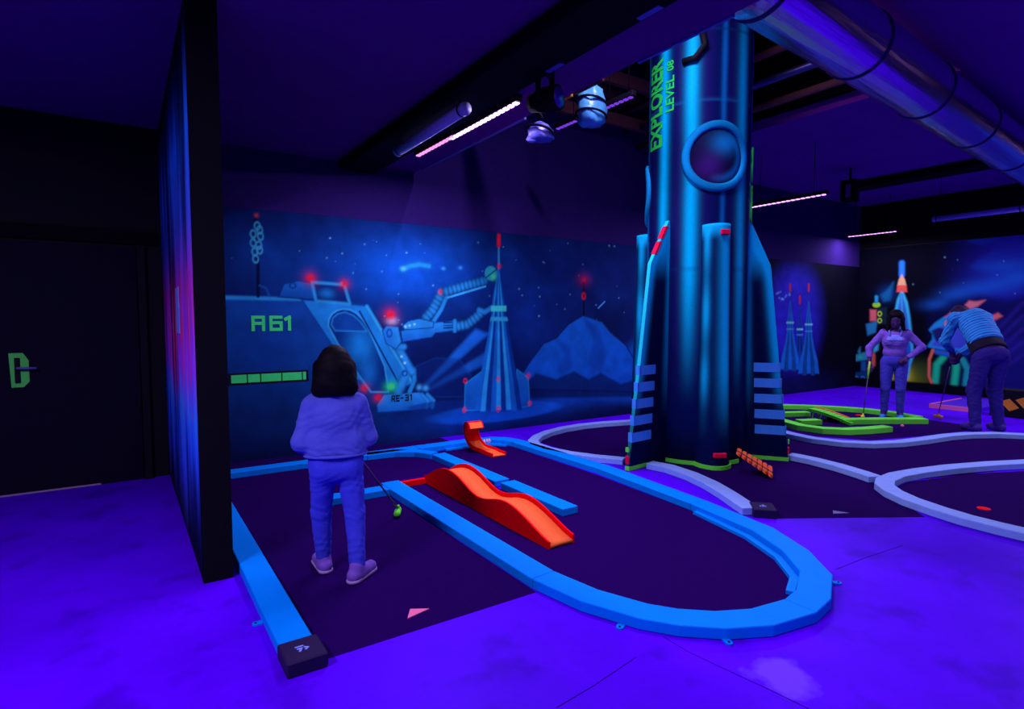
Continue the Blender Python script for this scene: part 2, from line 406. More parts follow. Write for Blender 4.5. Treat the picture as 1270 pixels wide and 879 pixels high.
W.poly([(411, 403), (413, 394), (419, 389), (428, 387), (438, 391), (447, 399), (455, 411), (416, 410)], (12, 64, 160), 0.014, 0.9, edge=(34, 130, 220), ew=0.014)
W.line([(455, 380), (512, 476)], 0.05, (40, 150, 235)); W.line([(446, 386), (497, 480)], 0.02, (6, 30, 100))
W.poly([(345, 368), (352, 352), (370, 348), (388, 351), (393, 372)], (14, 66, 164), 0.016, 1.0, (18, 90, 190), edge=(8, 34, 110), ew=0.014)
W.blob(363, 354, 5, 4, (10, 40, 120), 1, ring=0.5)
W.poly([(387, 350), (427, 353), (434, 377), (392, 373)], (8, 34, 116), 0.012, 1.0, edge=(44, 146, 228), ew=0.03)
W.blob(405, 364, 11, 7, (24, 120, 216), 0.85)
W.line([(320, 367), (320, 330), (317, 272)], 0.035, (5, 18, 66))
for (u, v) in ((319, 280), (322, 285), (314, 290), (323, 293), (314, 301), (321, 304), (316, 312), (322, 310), (317, 321)):
    W.blob(u, v, 4.4, 6, (60, 160, 225), 0.85, ring=0.5)
W.blob(318, 267, 3, 3, (200, 60, 70), 0.9)
W.line([(334, 367), (330, 357), (322, 354)], 0.02, (16, 70, 160))
# service robot
b1, b2, bd = (34, 132, 228), (18, 92, 200), (6, 34, 116)
W.poly([(467, 502), (476, 489), (520, 486), (536, 494), (541, 505), (520, 508), (468, 512)], b2, 0.014, 1, b1, edge=bd, ew=0.014)
for x0 in (523, 530): W.line([(x0, 489), (x0 + 8, 497), (x0 + 6, 505)], 0.05, b1)
W.line([(503, 464), (494, 486)], 0.12, b1); W.line([(513, 458), (514, 472), (508, 486)], 0.06, b1)
W.blob(502, 463, 4, 4, (10, 50, 140), 1, ring=0.5); W.line([(494, 432), (511, 461)], 0.10, b1); W.line([(490, 430), (501, 430)], 0.08, b1)
W.poly([(474, 410), (479, 404), (494, 405), (498, 424), (491, 433), (479, 426)], b2, 0.012, 1, b1, (1, 0.3), edge=bd, ew=0.012)
W.blob(483, 413, 4, 6, (10, 60, 160), 1, ring=0.5)
W.poly([(497, 410), (530, 403), (536, 400), (563, 398), (563, 410), (540, 413), (536, 418), (499, 424)], b2, 0.012, 1, b1, edge=bd, ew=0.012)
for k in range(3): W.line([(550, 400.5 + 3 * k), (563, 400 + 3 * k)], 0.014, bd)
W.line([(527, 396), (537, 384), (548, 363)], 0.12, b1, rib=0.06); W.line([(538, 398), (547, 384), (554, 368)], 0.06, b1)
W.line([(551, 362), (575, 355), (601, 348)], 0.11, b1, rib=0.06); W.line([(555, 369), (602, 355)], 0.025, (50, 160, 240))
W.poly([(499, 404), (506, 398), (520, 395), (538, 399), (537, 406), (502, 409)], b1, 0.012, 1, edge=bd, ew=0.012)
for u, v in ((503, 405), (508, 403.5), (514, 402), (498, 442), (502, 450)): W.blob(u, v, 1.6, 1.6, (150, 250, 240), 1)
W.line([(566, 405), (580, 402), (590, 394), (597, 387)], 0.115, b1, rib=0.06); W.line([(564, 398), (564, 410)], 0.06, b1)
W.line([(594, 384), (601, 387), (609, 382)], 0.07, b1)
W.blob(486, 398, 8, 5.5, (190, 170, 225), 0.9); W.blob(520, 480, 4, 4, (70, 170, 255), 0.9); W.blob(528, 481, 4, 4, (70, 170, 255), 0.9)
# mural rocket on its pad
W.blob(620, 511, 84, 13, (12, 84, 206), 0.9, hard=0.75); W.blob(612, 507, 60, 7, (7, 40, 130), 0.6)
W.blob(548, 502, 46, 6, (8, 40, 130), 0.7, hard=0.7)
W.poly([(577, 476), (597, 461), (599, 508), (576, 509)], (14, 84, 188), 0.012, 1, (18, 100, 206), edge=(24, 130, 215), ew=0.014)
W.poly([(641, 458), (655, 468), (657, 503), (640, 507)], (14, 84, 188), 0.012, 1, (18, 100, 206), edge=(24, 130, 215), ew=0.014)
W.line([(618.5, 331), (618.5, 295)], 0.03, (40, 120, 190)); W.line([(618.5, 304), (618.5, 292)], 0.06, (225, 20, 60))
tip, topw, basew = 331, 0, 0
def rk(v):
    return np.interp(v, [331, 355, 378, 381, 388, 397, 420, 450, 480, 509], [0.6, 4.5, 8.5, 9.5, 8.5, 10.5, 14, 19.5, 25, 29])
for k in range(9):
    s0, s1 = -1 + 2 * k / 9, -1 + 2 * (k + 1) / 9
    vs_ = [331, 355, 378, 388, 397, 420, 450, 480, 508 + (k % 2) * 2]
    pts = [(618.5 + s0 * rk(v), v) for v in vs_] + [(618.5 + s1 * rk(v), v) for v in vs_[::-1]]
    W.poly(pts, ((16, 96, 205), (36, 150, 240), (8, 52, 150))[(0, 1, 2, 0, 1, 2, 1, 0, 2)[k]], 0.014, 1)
W.poly([(609, 379), (628, 379), (628, 386), (609, 386)], (60, 200, 215), 0.01, 1); W.poly([(609, 393), (629, 393), (630, 398), (608, 398)], (44, 160, 220), 0.01, 1)
W.blob(609, 339, 8.5, 10, (36, 150, 180), 1, hard=0.8); W.blob(612, 343, 4, 5, (70, 230, 170), 0.9); W.line([(603, 344), (616, 334)], 0.015, (8, 50, 110))
for u, v, r, ring in ((577, 472, 2.6, .6), (576, 508, 2.8, .6), (618, 470, 2.4, .6), (618, 507, 2.8, .6), (655, 466, 2.6, 0), (657, 500, 2.6, .6), (619, 330, 2.4, 0), (546, 362, 2.6, 0)):
    W.blob(u, v, r, r * 1.3, (235, 30, 60), 1, ring=ring)
for u, v, r in ((385, 345, 5.5), (427, 352, 4.5), (484, 390, 6), (452, 481, 4), (469, 493, 4)):
    W.blob(u, v, r * 1.9, r * 1.9, (190, 10, 80), 0.5); W.blob(u, v, r, r, (255, 24, 44), 1)
W.blob(485, 479, 10, 9, (20, 190, 120), 0.9); W.blob(485, 479, 5, 4.5, (70, 245, 130), 1)
# three parked rockets farther along the wall, in a lamp's light spot painted into the wall colour
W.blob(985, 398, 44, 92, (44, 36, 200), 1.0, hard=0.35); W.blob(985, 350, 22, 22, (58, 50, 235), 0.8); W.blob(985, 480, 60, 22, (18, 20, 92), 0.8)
for cu, cv, s, cc in ((992, 370, 0.85, (18, 66, 165)), (980, 355, 1.0, (24, 110, 215)), (1003, 355, 1.05, (24, 110, 215))):
    W.line([(cu, cv + 30), (cu, cv)], 0.04, (40, 60, 170)); W.line([(cu, cv - 2), (cu, cv + 5)], 0.07, (235, 50, 80))
    for k in range(5):
        s0, s1 = -1 + 0.4 * k, -0.6 + 0.4 * k
        w = lambda v: np.interp(v, [18, 44, 48, 54, 70, 88, 104], [0.5, 3.4, 4, 3.6, 6, 10.5, 12.5]) * s
        vs_ = [18, 44, 54, 70, 88, 103 + (k % 2) * 2]
        W.poly([(cu + s0 * w(v), cv + v * s) for v in vs_] + [(cu + s1 * w(v), cv + v * s) for v in vs_[::-1]], [cc, tuple(int(x * 0.7) for x in cc)][k % 2], 0.02, 1)
    W.line([(cu - 4 * s, cv + 45 * s), (cu + 4 * s, cv + 45 * s)], 0.05, (110, 200, 235)); W.line([(cu - 4 * s, cv + 53 * s), (cu + 4 * s, cv + 53 * s)], 0.04, (60, 140, 220))
for _ in range(14): W.blob(962 + rng.random() * 18, 358 + rng.random() * 14, 1.2, 1.5, (120, 170, 255), 0.7)
W.c *= (0.72 + 0.56 * fbm(P * 7, Q * 7, 77))[..., None]          # sponge texture of the paint
P3 = np.stack([P, np.full(P.shape, Y_BACK), Q], -1)
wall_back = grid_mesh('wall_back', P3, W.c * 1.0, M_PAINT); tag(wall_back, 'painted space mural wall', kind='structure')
box('upper_wall', 0.3, X_RIGHT + 0.1, Y_BACK, Y_BACK + 0.12, ZM + 0.005, 5.35, material('dark_upper_wall', (40, 20, 100), 0.9, 0.05), wall_back)
box('backing', 0.3, X_RIGHT + 0.1, Y_BACK + 0.004, Y_BACK + 0.12, 0, ZM + 0.005, M_BLACK, wall_back)

# letters painted on the ship: blocky strokes, each a thin raised film of paint
def strokes_obj(name, strokes, w, to3, nrm, mat, parent, t=0.004):
    bm = bmesh.new(); t0 = t
    for s in strokes:
        for a, b in zip(s[:-1], s[1:]):
            a, b = np.array(a, float), np.array(b, float); d = (b - a) / np.linalg.norm(b - a); n = np.array([-d[1], d[0]]) * w / 2
            a2, b2 = a - d * w / 2, b + d * w / 2
            t = t + t0 * 0.08
            q = [to3(*p) for p in (a2 - n, b2 - n, b2 + n, a2 + n)]
            lo = [bm.verts.new(Vector(p)) for p in q]; hi = [bm.verts.new(Vector(p) + Vector(nrm) * t) for p in q]
            bm.faces.new(lo[::-1]); bm.faces.new(hi)
            for i in range(4): bm.faces.new((lo[i], lo[(i + 1) % 4], hi[(i + 1) % 4], hi[i]))
    return bmobj(name, bm, mat, parent)
M_GLYPH = material('green_glow_paint', (56, 236, 120), 0.6, 0.1, noise=0.2, scale=12)
GL = {'A': [[(0, 0), (0, 1), (.8, 1), (.8, 0)], [(0, .5), (.8, .5)]], '6': [[(.8, 1), (0, 1), (0, 0), (.8, 0), (.8, .55), (0, .55)]], '1': [[(.15, .85), (.45, 1), (.45, 0)]],
      'R': [[(0, 0), (0, 1), (.8, 1), (.8, .5), (0, .5)], [(.4, .5), (.8, 0)]], 'E': [[(.8, 1), (0, 1), (0, 0), (.8, 0)], [(0, .5), (.7, .5)]], '-': [[(0, .5), (.6, .5)]],
      '3': [[(0, 1), (.8, 1), (.8, 0), (0, 0)], [(.2, .5), (.8, .5)]]}
a0 = gy(314, 411, Y_BACK); a1 = gy(361, 393, Y_BACK)
hgt = a1[2] - a0[2]; wid = (a1[0] - a0[0])
for k, (ch, x0) in enumerate((('A', 0.0), ('6', 0.46), ('1', 0.80))):
    strokes_obj('letter' if ch == 'A' else 'digit', GL[ch], 0.26, lambda x, y, x0=x0: (a0[0] + (x0 * wid) + x * 0.33 * wid, Y_BACK - 0.001, a0[2] + 0.02 + y * hgt * 0.85), (0, -1, 0), M_GLYPH, wall_back)
xr, zr = gy(486, 497.5, Y_BACK)[0], gy(486, 497.5, Y_BACK)[2]
for k, ch in enumerate('RE-31'):
    strokes_obj('letter', GL[ch], 0.24, lambda x, y, k=k: (xr + k * 0.058 + x * 0.045, Y_BACK - 0.001, zr + y * 0.062), (0, -1, 0), M_BLACK, wall_back, 0.002)
ba = gy(286, 475.5, Y_BACK); bb = gy(380, 458.5, Y_BACK)
box('gauge_back', ba[0] - .02, bb[0] + .02, Y_BACK - 0.003, Y_BACK, ba[2] - 0.02, bb[2] + 0.0, M_BLACK, wall_back)
fr = [0, .21, .38, .66, .94, 1.0]
for k in range(5):
    L_ = bb[0] - ba[0]
    box('gauge_segment', ba[0] + fr[k] * L_ + 0.006, ba[0] + fr[k + 1] * L_ - 0.006, Y_BACK - 0.006, Y_BACK - 0.002, ba[2], bb[2] - 0.02, M_GLYPH, wall_back)

# ---- right wall mural ------------------------------------------------
ys = np.arange(1.2, Y_BACK + 0.01, 0.016); zs2 = np.arange(0.0, 3.02, 0.016)
P, Q = np.meshgrid(ys, zs2, indexing='ij')
W = Wall(P, Q, (4, 4, 22))
W.to2d = lambda u, v: (lambda r: (r[1], r[2]))(gx(u, v, X_RIGHT))
cl = fbm(P * 0.8 + 4, Q * 1.6, 21)
fade = smooth((5.2 - P) / 1.2)[..., None]
W.c = W.c * (1 - fade) + lin((26, 22, 128)) * fade * (0.35 + 1.1 * cl[..., None])
W.c = np.where((smooth((cl - 0.5) / 0.15) * smooth((5.4 - P) / 1.0) * smooth((Q - 1.2) / 0.5))[..., None] > 0, W.c + (lin((20, 70, 200)) - W.c) * (smooth((cl - 0.5) / 0.15) * smooth((5.4 - P) / 1.0) * smooth((Q - 1.2) / 0.5))[..., None] * 0.75, W.c)
W.blob(1255, 300, 60, 34, (40, 30, 170), 0.9); W.blob(1240, 350, 60, 40, (34, 40, 190), 0.8)
for uu, vv, ru, rv in ((1165, 378, 26, 9), (1185, 366, 26, 11), (1210, 358, 30, 12), (1238, 352, 30, 12), (1262, 344, 26, 12), (1245, 330, 34, 9)): W.blob(uu, vv, ru, rv, (26, 100, 226), 0.55)
W.poly([(1150, 390), (1180, 372), (1215, 366), (1250, 372), (1275, 366), (1275, 420), (1150, 420)], (10, 10, 70), 0.10, 0.75); W.blob(1100, 365, 14, 12, (14, 60, 150), 0.6)
W.stars(1130, 1262, 310, 370, 10, 5)
W.blob(1130, 468, 26, 18, (150, 150, 30), 0.6); W.blob(1123, 466, 10, 12, (235, 225, 60), 0.9); W.blob(1104, 466, 7, 12, (225, 215, 60), 0.9); W.blob(1145, 460, 22, 16, (30, 80, 40), 0.5)
W.poly([(1118.5, 362), (1124, 375), (1127, 392), (1130, 420), (1132, 440), (1128, 452), (1125, 468), (1113, 468), (1106, 450), (1107, 420), (1110, 392), (1114, 372)], (30, 60, 190), 0.03, 1, (46, 120, 220), (0, 1), edge=(60, 190, 250), ew=0.05)
W.line([(1118, 366), (1121, 440)], 0.06, (70, 150, 240)); W.line([(1118.5, 326), (1118.5, 341)], 0.12, (40, 120, 255))
W.poly([(1118.5, 340), (1122, 346), (1124, 354), (1113, 354), (1115, 346)], (220, 160, 130), 0.02, 1); W.poly([(1113, 354), (1124, 354), (1125, 362), (1112, 362)], (240, 80, 80), 0.02, 1)
W.poly([(1092, 366), (1100, 360), (1108, 350), (1104, 372), (1096, 374)], (20, 100, 170), 0.05, 0.7)
for (q, c) in (([(1079, 384), (1087, 384), (1087, 398), (1079, 398)], (230, 100, 120)), ([(1088, 382), (1100, 381), (1100, 402), (1088, 402)], (20, 40, 60)), ([(1074, 402), (1088, 398), (1086, 412), (1076, 416)], (40, 130, 200)),
               ([(1060, 440), (1075, 436), (1076, 446), (1060, 448)], (50, 150, 200)), ([(1064, 436), (1067, 430), (1067, 440)], (50, 150, 200)), ([(1058, 462), (1076, 460), (1076, 472), (1058, 473)], (14, 60, 130)),
               ([(1068, 448), (1074, 448), (1074, 460), (1068, 460)], (30, 90, 170)), ([(1084, 428), (1090, 424), (1089, 434), (1083, 438)], (60, 190, 230))):
    W.poly(q, c, 0.03, 1)
W.blob(1087, 378, 6, 4, (150, 230, 60), 1, hard=0.6); W.line([(1087, 374), (1087, 368)], 0.08, (40, 150, 220))
for v in (389, 397.5): W.blob(1091, v, 3, 3.6, (190, 230, 60), 1, ring=0.5)
for u in (1062, 1070): W.blob(u, 469, 3, 3, (60, 160, 220), 1, ring=0.5)
W.blob(1067, 443, 3, 2, (40, 220, 110), 1); W.line([(1083, 440), (1083, 452)], 0.1, (220, 90, 90))
# helmeted creature
W.poly([(1154, 409), (1160, 402), (1170, 395), (1182, 390), (1196, 392), (1202, 405), (1202, 430), (1192, 434), (1166, 432), (1152, 429), (1158, 421), (1158, 413)], (56, 62, 205), 0.03, 1, (70, 90, 220), (1, 0.5), edge=(20, 150, 240), ew=0.05)
W.poly([(1155, 410), (1164, 406), (1174, 408), (1176, 418), (1162, 424), (1158, 418)], (14, 16, 84), 0.03, 0.9); W.poly([(1155, 408), (1162, 400), (1174, 396), (1170, 404)], (30, 150, 220), 0.03, 0.9)
W.blob(1177, 401.5, 6, 6, (255, 130, 90), 1, ring=0.5); W.blob(1177, 401.5, 3, 3, (230, 150, 190), 1, hard=0.6)
W.poly([(1172, 393), (1180, 386), (1190, 383), (1188, 391)], (235, 60, 110), 0.03, 1)
W.poly([(1197, 378), (1202, 373), (1210, 374), (1222, 372), (1212, 380), (1203, 383)], (250, 120, 140), 0.03, 1); W.poly([(1222, 394), (1238, 388), (1243, 392), (1232, 398)], (240, 100, 120), 0.03, 1)
g1 = (30, 200, 150)
W.line([(1170, 443), (1162, 452), (1159, 480)], 0.14, g1); W.line([(1184, 442), (1186, 456), (1183, 481)], 0.14, g1); W.line([(1194, 446), (1200, 458), (1197, 481)], 0.12, (30, 160, 170))
W.line([(1162, 436), (1180, 440), (1198, 436)], 0.12, (40, 100, 210))
W.line([(1157, 434), (1152.5, 446), (1152, 466), (1156, 477), (1165, 480), (1205, 484)], 0.06, (255, 110, 90))
for k in range(5): W.line([(1225, 470 - 12 * k), (1268, 440 - 16 * k)], 0.10, (46, 30, 150), 0.6, soft=0.15)
base = smooth((0.22 - Q) / 0.05)[..., None]
W.c = W.c * (1 - base) + lin((6, 5, 20)) * base
P3 = np.stack([np.full(P.shape, X_RIGHT), P, Q], -1)
wall_right = grid_mesh('wall_right', P3, W.c, M_PAINT); tag(wall_right, 'painted planet mural wall', kind='structure')
box('upper_wall', X_RIGHT, X_RIGHT + 0.1, -4.2, Y_BACK, 3.02, ZC + 0.1, M_BLACKER, wall_right)
box('side_wall', X_RIGHT + 0.003, X_RIGHT + 0.1, -4.2, Y_BACK, 0, 3.02, M_BLACK, wall_right)

# ---- left: door wall, partition --------------------------------------
YD = 6.45
wl = box('wall_left', -4.5, 0.335, YD, YD + 0.15, 0.0, ZS, M_BLACK); wl['kind'] = 'structure'
box('header', -2.0, 0.30, YD - 0.05, YD - 0.001, 2.18, 2.30, M_BLACKER, wl)
d1 = box('door_1', -1.02, 0.13, YD - 0.03, YD - 0.001, 0.006, 2.15, material('dark_door', (11, 3, 34), 0.7, 0.1)); d1['kind'] = 'structure'
box('jamb', 0.14, 0.20, YD - 0.06, YD - 0.001, 0, 2.17, M_BLACK, d1)
box('threshold', -1.0, -0.2, YD - 0.036, YD - 0.0305, 0.0, 0.014, material('pale_threshold', (150, 110, 170), 0.6), d1)
pc = gy(22, 459, YD - 0.03)
pl = [(-.045, -.145), (.035, -.145), (.075, -.10), (.075, .08), (.04, .145), (-.055, .145)]
prism('handle_plate', [(pc[0] + x, pc[2] + z) for x, z in pl], 0, 0.006, material('green_plate', (80, 240, 90), 0.6), d1, M=Matrix(((1, 0, 0, 0), (0, 0, -1, YD - 0.031), (0, 1, 0, 0), (0, 0, 0, 1))))
hd = box('lock_plate', pc[0] - 0.02, pc[0] + 0.018, YD - 0.044, YD - 0.038, pc[2] - 0.11, pc[2] + 0.105, M_BLACK, d1, 0.004)
tube('lever', [(pc[0], YD - 0.045, pc[2] + .02), (pc[0], YD - 0.085, pc[2] + .02), (pc[0] + .13, YD - 0.085, pc[2] + .015)], 0.010, M_GREY, hd, 10)
wb = box('wall_front', -4.5, X_RIGHT + 0.1, -4.3, -4.2, 0, 5.35, M_BLACK); wb['kind'] = 'structure'
wf = box('wall_side', -4.6, -4.5, -4.2, Y_BACK, 0, ZS, M_BLACK); wf['kind'] = 'structure'
wp = box('wall_partition', 0.34, 0.495, 3.66, Y_BACK - 0.002, 0, ZS - 0.002, M_BLACKER); wp['kind'] = 'structure'
ys = np.arange(3.68, YD - 0.01, 0.02); zs3 = np.arange(0.02, ZS - 0.02, 0.02)
P, Q = np.meshgrid(ys, zs3, indexing='ij')
st = fbm(P * 5.0, Q * 0.7, 31); st2 = fbm(P * 9.0, Q * 0.5 + 3, 33)
ramp = [np.interp(Q, [0, 0.35, 0.9, 1.2, 1.7, 2.1, 2.6, 3.2], [c_[k] for c_ in ((6, 5, 30), (24, 30, 130), (24, 70, 225), (90, 30, 170), (95, 20, 120), (30, 40, 140), (14, 60, 170), (5, 5, 25))]) for k in range(3)]
cc = 1.9 * lin(np.stack(ramp, -1)) * (0.25 + 1.7 * smooth((st - 0.3) / 0.45))[..., None]
pk = smooth((st2 - 0.55) / 0.12) * smooth(1 - np.abs(Q - 1.35) / 0.6)
cc = cc * (1 - pk)[..., None] + lin((220, 50, 130)) * pk[..., None]
grid_mesh('painted_panel', np.stack([np.full(P.shape, 0.337), P, Q], -1), cc, M_PAINT, wp)
q = gx(221, 385, 0.337)
box('light_bar', 0.331, 0.336, q[1] - 0.12, q[1] + 0.12, q[2] - 0.16, q[2] + 0.16, M_MARK, wp)

# ================================================================ MATS AND CURBS
RH = 0.06
def mat_piece(label, poly, z1=0.006):
    z1 = 0.0014 + z1 * 0.1
    return tag(prism('putting_mat', poly, 0.0004, z1, M_MAT), label, 'mat', 'dark carpet mats')
mat_piece('dark carpet mat of the tee area under the child', [(0.60, 2.535), (1.845, 2.535), (1.845, 4.60), (1.93, 4.60), (1.93, 5.05), (2.64, 5.05), (2.71, 5.05), (2.71, 5.9), (3.3, 6.0), (3.3, 6.59), (0.50, 6.59), (0.50, 5.0), (0.60, 5.0)])  # far end runs on to the mural wall as a dark strip

def offset_path(pts, d):
    out = []
    n = len(pts)
    for i, p in enumerate(pts):
        p = np.array(p[:2], float)
        a = np.array(pts[max(i - 1, 0)][:2], float); b = np.array(pts[min(i + 1, n - 1)][:2], float)
        t0 = p - a if i > 0 else b - p
        t1 = b - p if i < n - 1 else p - a
        t0 /= np.linalg.norm(t0); t1 /= np.linalg.norm(t1)
        n0 = np.array([-t0[1], t0[0]]); n1 = np.array([-t1[1], t1[0]]); m = n0 + n1; m /= np.linalg.norm(m)
        out.append(p + m * d / max(m @ n0, 0.5))
    return out
def add_rail(bm, pts, d0, d1, z0, z1, before=None, after=None):
    full = ([before] if before else []) + list(pts) + ([after] if after else [])
    A, B = offset_path(full, d0), offset_path(full, d1)
    if before: A, B = A[1:], B[1:]
    if after: A, B = A[:-1], B[:-1]
    rings = [[bm.verts.new((*a, z0)), bm.verts.new((*b, z0)), bm.verts.new((*b, z1)), bm.verts.new((*a, z1))] for a, b in zip(A, B)]
    for r, s in zip(rings[:-1], rings[1:]):
        for k in range(4): bm.faces.new((r[k], r[(k + 1) % 4], s[(k + 1) % 4], s[k]))
    bm.faces.new(rings[0][::-1]); bm.faces.new(rings[-1])
def curb(label, pts, mat, w=0.155, side=0, group=None, h=RH, parts=(), cat='curb rail', z0=0.0022, before=None, after=None):
    """side 0: pts are the centre line; +1 / -1: pts are the edge and the rail lies to the left / right of it"""
    d0, d1 = (-w / 2, w / 2) if side == 0 else ((0, w) if side > 0 else (-w, 0))
    bm = bmesh.new(); add_rail(bm, pts, d0, d1, z0, h, before, after)
    if not parts:
        return tag(bmobj('curb_rail', bm, mat, bevel=0.004), label, cat, group)
    t = thing('curb_rail', label, cat, (0, 0, 0), group=group)
    bmobj('rail_body', bm, mat, t, bevel=0.004)
    for p in parts: p(t)
    return t
def tab(x, y, ang, mat):
    """bolted anchor tab: a rounded steel ear with a hole-like bolt head"""
    def f(parent):
        c, s = math.cos(ang), math.sin(ang)
        poly = [(0, -.018), (.03, -.018)] + [(.03 + .018 * math.cos(a), .018 * math.sin(a)) for a in np.linspace(-1.4, 1.4, 7)] + [(.03, .018), (0, .018)]
        M = Matrix.Translation((x, y, 0)) @ Matrix.Rotation(ang, 4, 'Z')
        o = prism('anchor_tab', poly, 0.001, 0.009, mat, parent, M=M)
        tube('bolt_head', [M @ Vector((.032, 0, .009)), M @ Vector((.032, 0, .0125))], 0.006, M_BLACK, o, 8)
    return f
GB = 'blue curb rails of the near lane'
rb, rw = M_BLUE, M_WHITE
curb('long blue curb rail beside the black partition wall', [(0.531, 2.67), (0.531, 5.945)], rb, 0.147, -1, GB, parts=(tab(0.531, 3.02, math.pi, rb),))
curb('blue curb rail along the foot of the ship mural', [(0.535, 6.10), (1.8, 6.10), (2.72, 6.10)], rb, 0.15, -1, GB)
curb('short blue curved curb fillet in the mural-side corner', [(2.12, 5.94), (2.42, 5.915), (2.60, 5.81), (2.70, 5.62)], rb, 0.13, 1, GB)
curb('blue curb rail turning round the far end behind the red loop', [(2.723, 6.10), (3.46, 6.10), (3.72, 6.04), (3.87, 5.90), (3.93, 5.70)], rb, 0.17, -1, GB, after=(3.932, 5.5),
     parts=(lambda t: bmobj('lower_lip', (lambda b: (add_rail(b, [(3.02, 5.905), (3.42, 5.905), (3.63, 5.84), (3.73, 5.71)], -0.03, 0.02, 0.0024, 0.022), b)[1])(bmesh.new()), rb, t),))
curb('long straight blue curb rail in front of the rocket', [(3.93, 5.697), (3.945, 4.2), (3.82, 2.95)], rb, 0.165, -1, GB, before=(3.928, 5.9), after=(3.70, 2.30))
R_OUT = [(3.819, 2.947), (3.70, 2.30), (3.52, 1.945), (3.29, 1.68), (3.00, 1.535), (2.80, 1.50)]
def lip(t):
    b = bmesh.new(); add_rail(b, [(3.64, 2.90), (3.515, 2.36), (3.36, 2.04), (3.17, 1.82), (2.98, 1.73)], -0.035, 0.01, .0024, 0.024); bmobj('lower_lip', b, rb, t)
curb('blue curved curb at the right of the lane end', R_OUT, rb, 0.165, -1, GB, before=(3.945, 4.2), after=(2.51, 1.545), parts=(lip, tab(3.31, 1.69, -0.7, rb)))
curb('blue curved curb at the front of the lane end', [(2.797, 1.50), (2.51, 1.545), (2.30, 1.65), (2.14, 1.79), (2.03, 1.94), (1.91, 2.23), (1.85, 2.575)], rb, 0.165, -1, GB, before=(3.0, 1.535), after=(1.85, 4),
     parts=(tab(1.99, 2.02, math.pi + .5, rb), tab(2.30, 1.655, -2.0, rb)))
curb('long blue curb rail between the tee mat and the wave ramp', [(1.85, 2.578), (1.85, 4.86)], rb, 0.165, -1, GB, before=(1.91, 2.23))
curb('blue cross curb rail behind the legs of the child', [(1.30, 4.64), (1.847, 4.64)], rb, 0.14, 1, GB)
curb('blue divider curb joined to the far corner, left of the red loop', [(2.705, 5.60), (2.715, 4.35)], rb, 0.155, 1, GB)
curb('loose blue divider curb lying beside the red wave ramp', [(2.735, 4.29), (2.735, 3.415)], rb, 0.15, 1, GB)
mat_piece('dark carpet mat inside the rounded blue lane', [(2.01, 5.04), (2.01, 2.5), (2.11, 2.12), (2.35, 1.80), (2.60, 1.68), (2.82, 1.655), (3.02, 1.70), (3.22, 1.82), (3.40, 2.05), (3.54, 2.36), (3.66, 2.98), (3.765, 4.2), (3.765, 5.70), (3.66, 5.86), (3.40, 5.92), (2.80, 5.92), (2.80, 3.50), (2.75, 3.50), (2.715, 5.04)], 0.0065)
# front end blocks
def end_block(label, cx, cy, ang, w, d, h=0.066):
    t = thing('end_block', label, 'block', (cx, cy, 0), ang, 'dark rubber end blocks')
    box('block_body', -w / 2, w / 2, -d / 2, d / 2, 0.001, h, material('dark_rubber', (28, 10, 66), 0.7, 0.2), t, 0.006)
    strokes_obj('printed_mark', [[(-.022, .02), (.004, .02)], [(-.018, .002), (-.004, .002), (-.014, -.018)], [(.012, .004), (.022, -.004), (.012, -.014)]], 0.010, lambda x, y: (x, y, h), (0, 0, 1), M_MARK, t, 0.001)
    return t
end_block('dark end block with pale mark at the tip of the left blue rail', 0.610, 2.565, 0, 0.172, 0.185)
pe = gz(938, 637, 0)
end_block('dark end block with pale mark at the tip of the white curb', pe[0] + 0.03, pe[1] - 0.035, 0.75, 0.19, 0.17)

# white course
GW = 'white curb rails of the rocket course'
def px_path(pxs, z=RH): return [tuple(gz(u, v, z)[:2]) for u, v in pxs]
curb('pale curb looping left of the rocket, between rocket and blue lane', px_path([(790, 520.5), (776, 521.5), (748, 523.3), (722, 526), (700, 529.5), (680, 534.5), (667, 540), (661, 545.5), (664, 550), (680, 555.5), (705, 560.5), (735, 564.5), (774, 568.3)]), rw, 0.125, 0, GW)
curb('pale curb sweeping from the rocket foot to the dark end block', px_path([(806, 573), (830, 577.5), (858, 587), (882, 598), (904, 611), (921, 622.5), (932, 629.5)]), rw, 0.145, 0, GW, parts=(tab(*gz(889, 613)[:2], -2.5, rw),))
curb('pale curb running right from the rocket to the fork', px_path([(979, 562.5), (988, 564), (1010, 568.5), (1040, 576), (1070, 585), (1086, 590.5)]), rw, 0.145, 0, GW, h=RH - .0008)
curb('pale forked curb curling round the right-hand mat', px_path([(1300, 570), (1270, 572), (1230, 574), (1180, 578), (1140, 583), (1112, 588), (1098, 594), (1097, 600), (1108, 608), (1130, 618), (1165, 630), (1200, 640.5), (1240, 650.5), (1290, 662)]), rw, 0.15, 0, GW)
curb('long wavy pale curb behind the rocket, by the bending person', px_path([(966, 533), (985, 538), (1010, 543), (1045, 547), (1080, 548.5), (1115, 547), (1145, 543.5), (1175, 539), (1200, 537), (1235, 536.5), (1290, 539)]), rw, 0.14, 0, GW)
mat_piece('dark carpet mat round the rocket foot', [tuple(gz(u, v)[:2]) for u, v in ((958, 643), (1147, 641), (1100, 612), (1092, 600), (1290, 578), (1290, 546), (1200, 541), (1140, 547), (1080, 553), (1010, 548), (960, 538), (776, 523), (720, 528), (672, 540), (668, 548), (730, 568), (815, 582), (880, 606), (926, 636))], 0.005)
mat_piece('dark carpet mat inside the right-hand pale fork', [tuple(gz(u, v)[:2]) for u, v in ((1310, 582), (1200, 588), (1125, 598), (1110, 605), (1150, 626), (1200, 643), (1310, 668))], 0.0055)
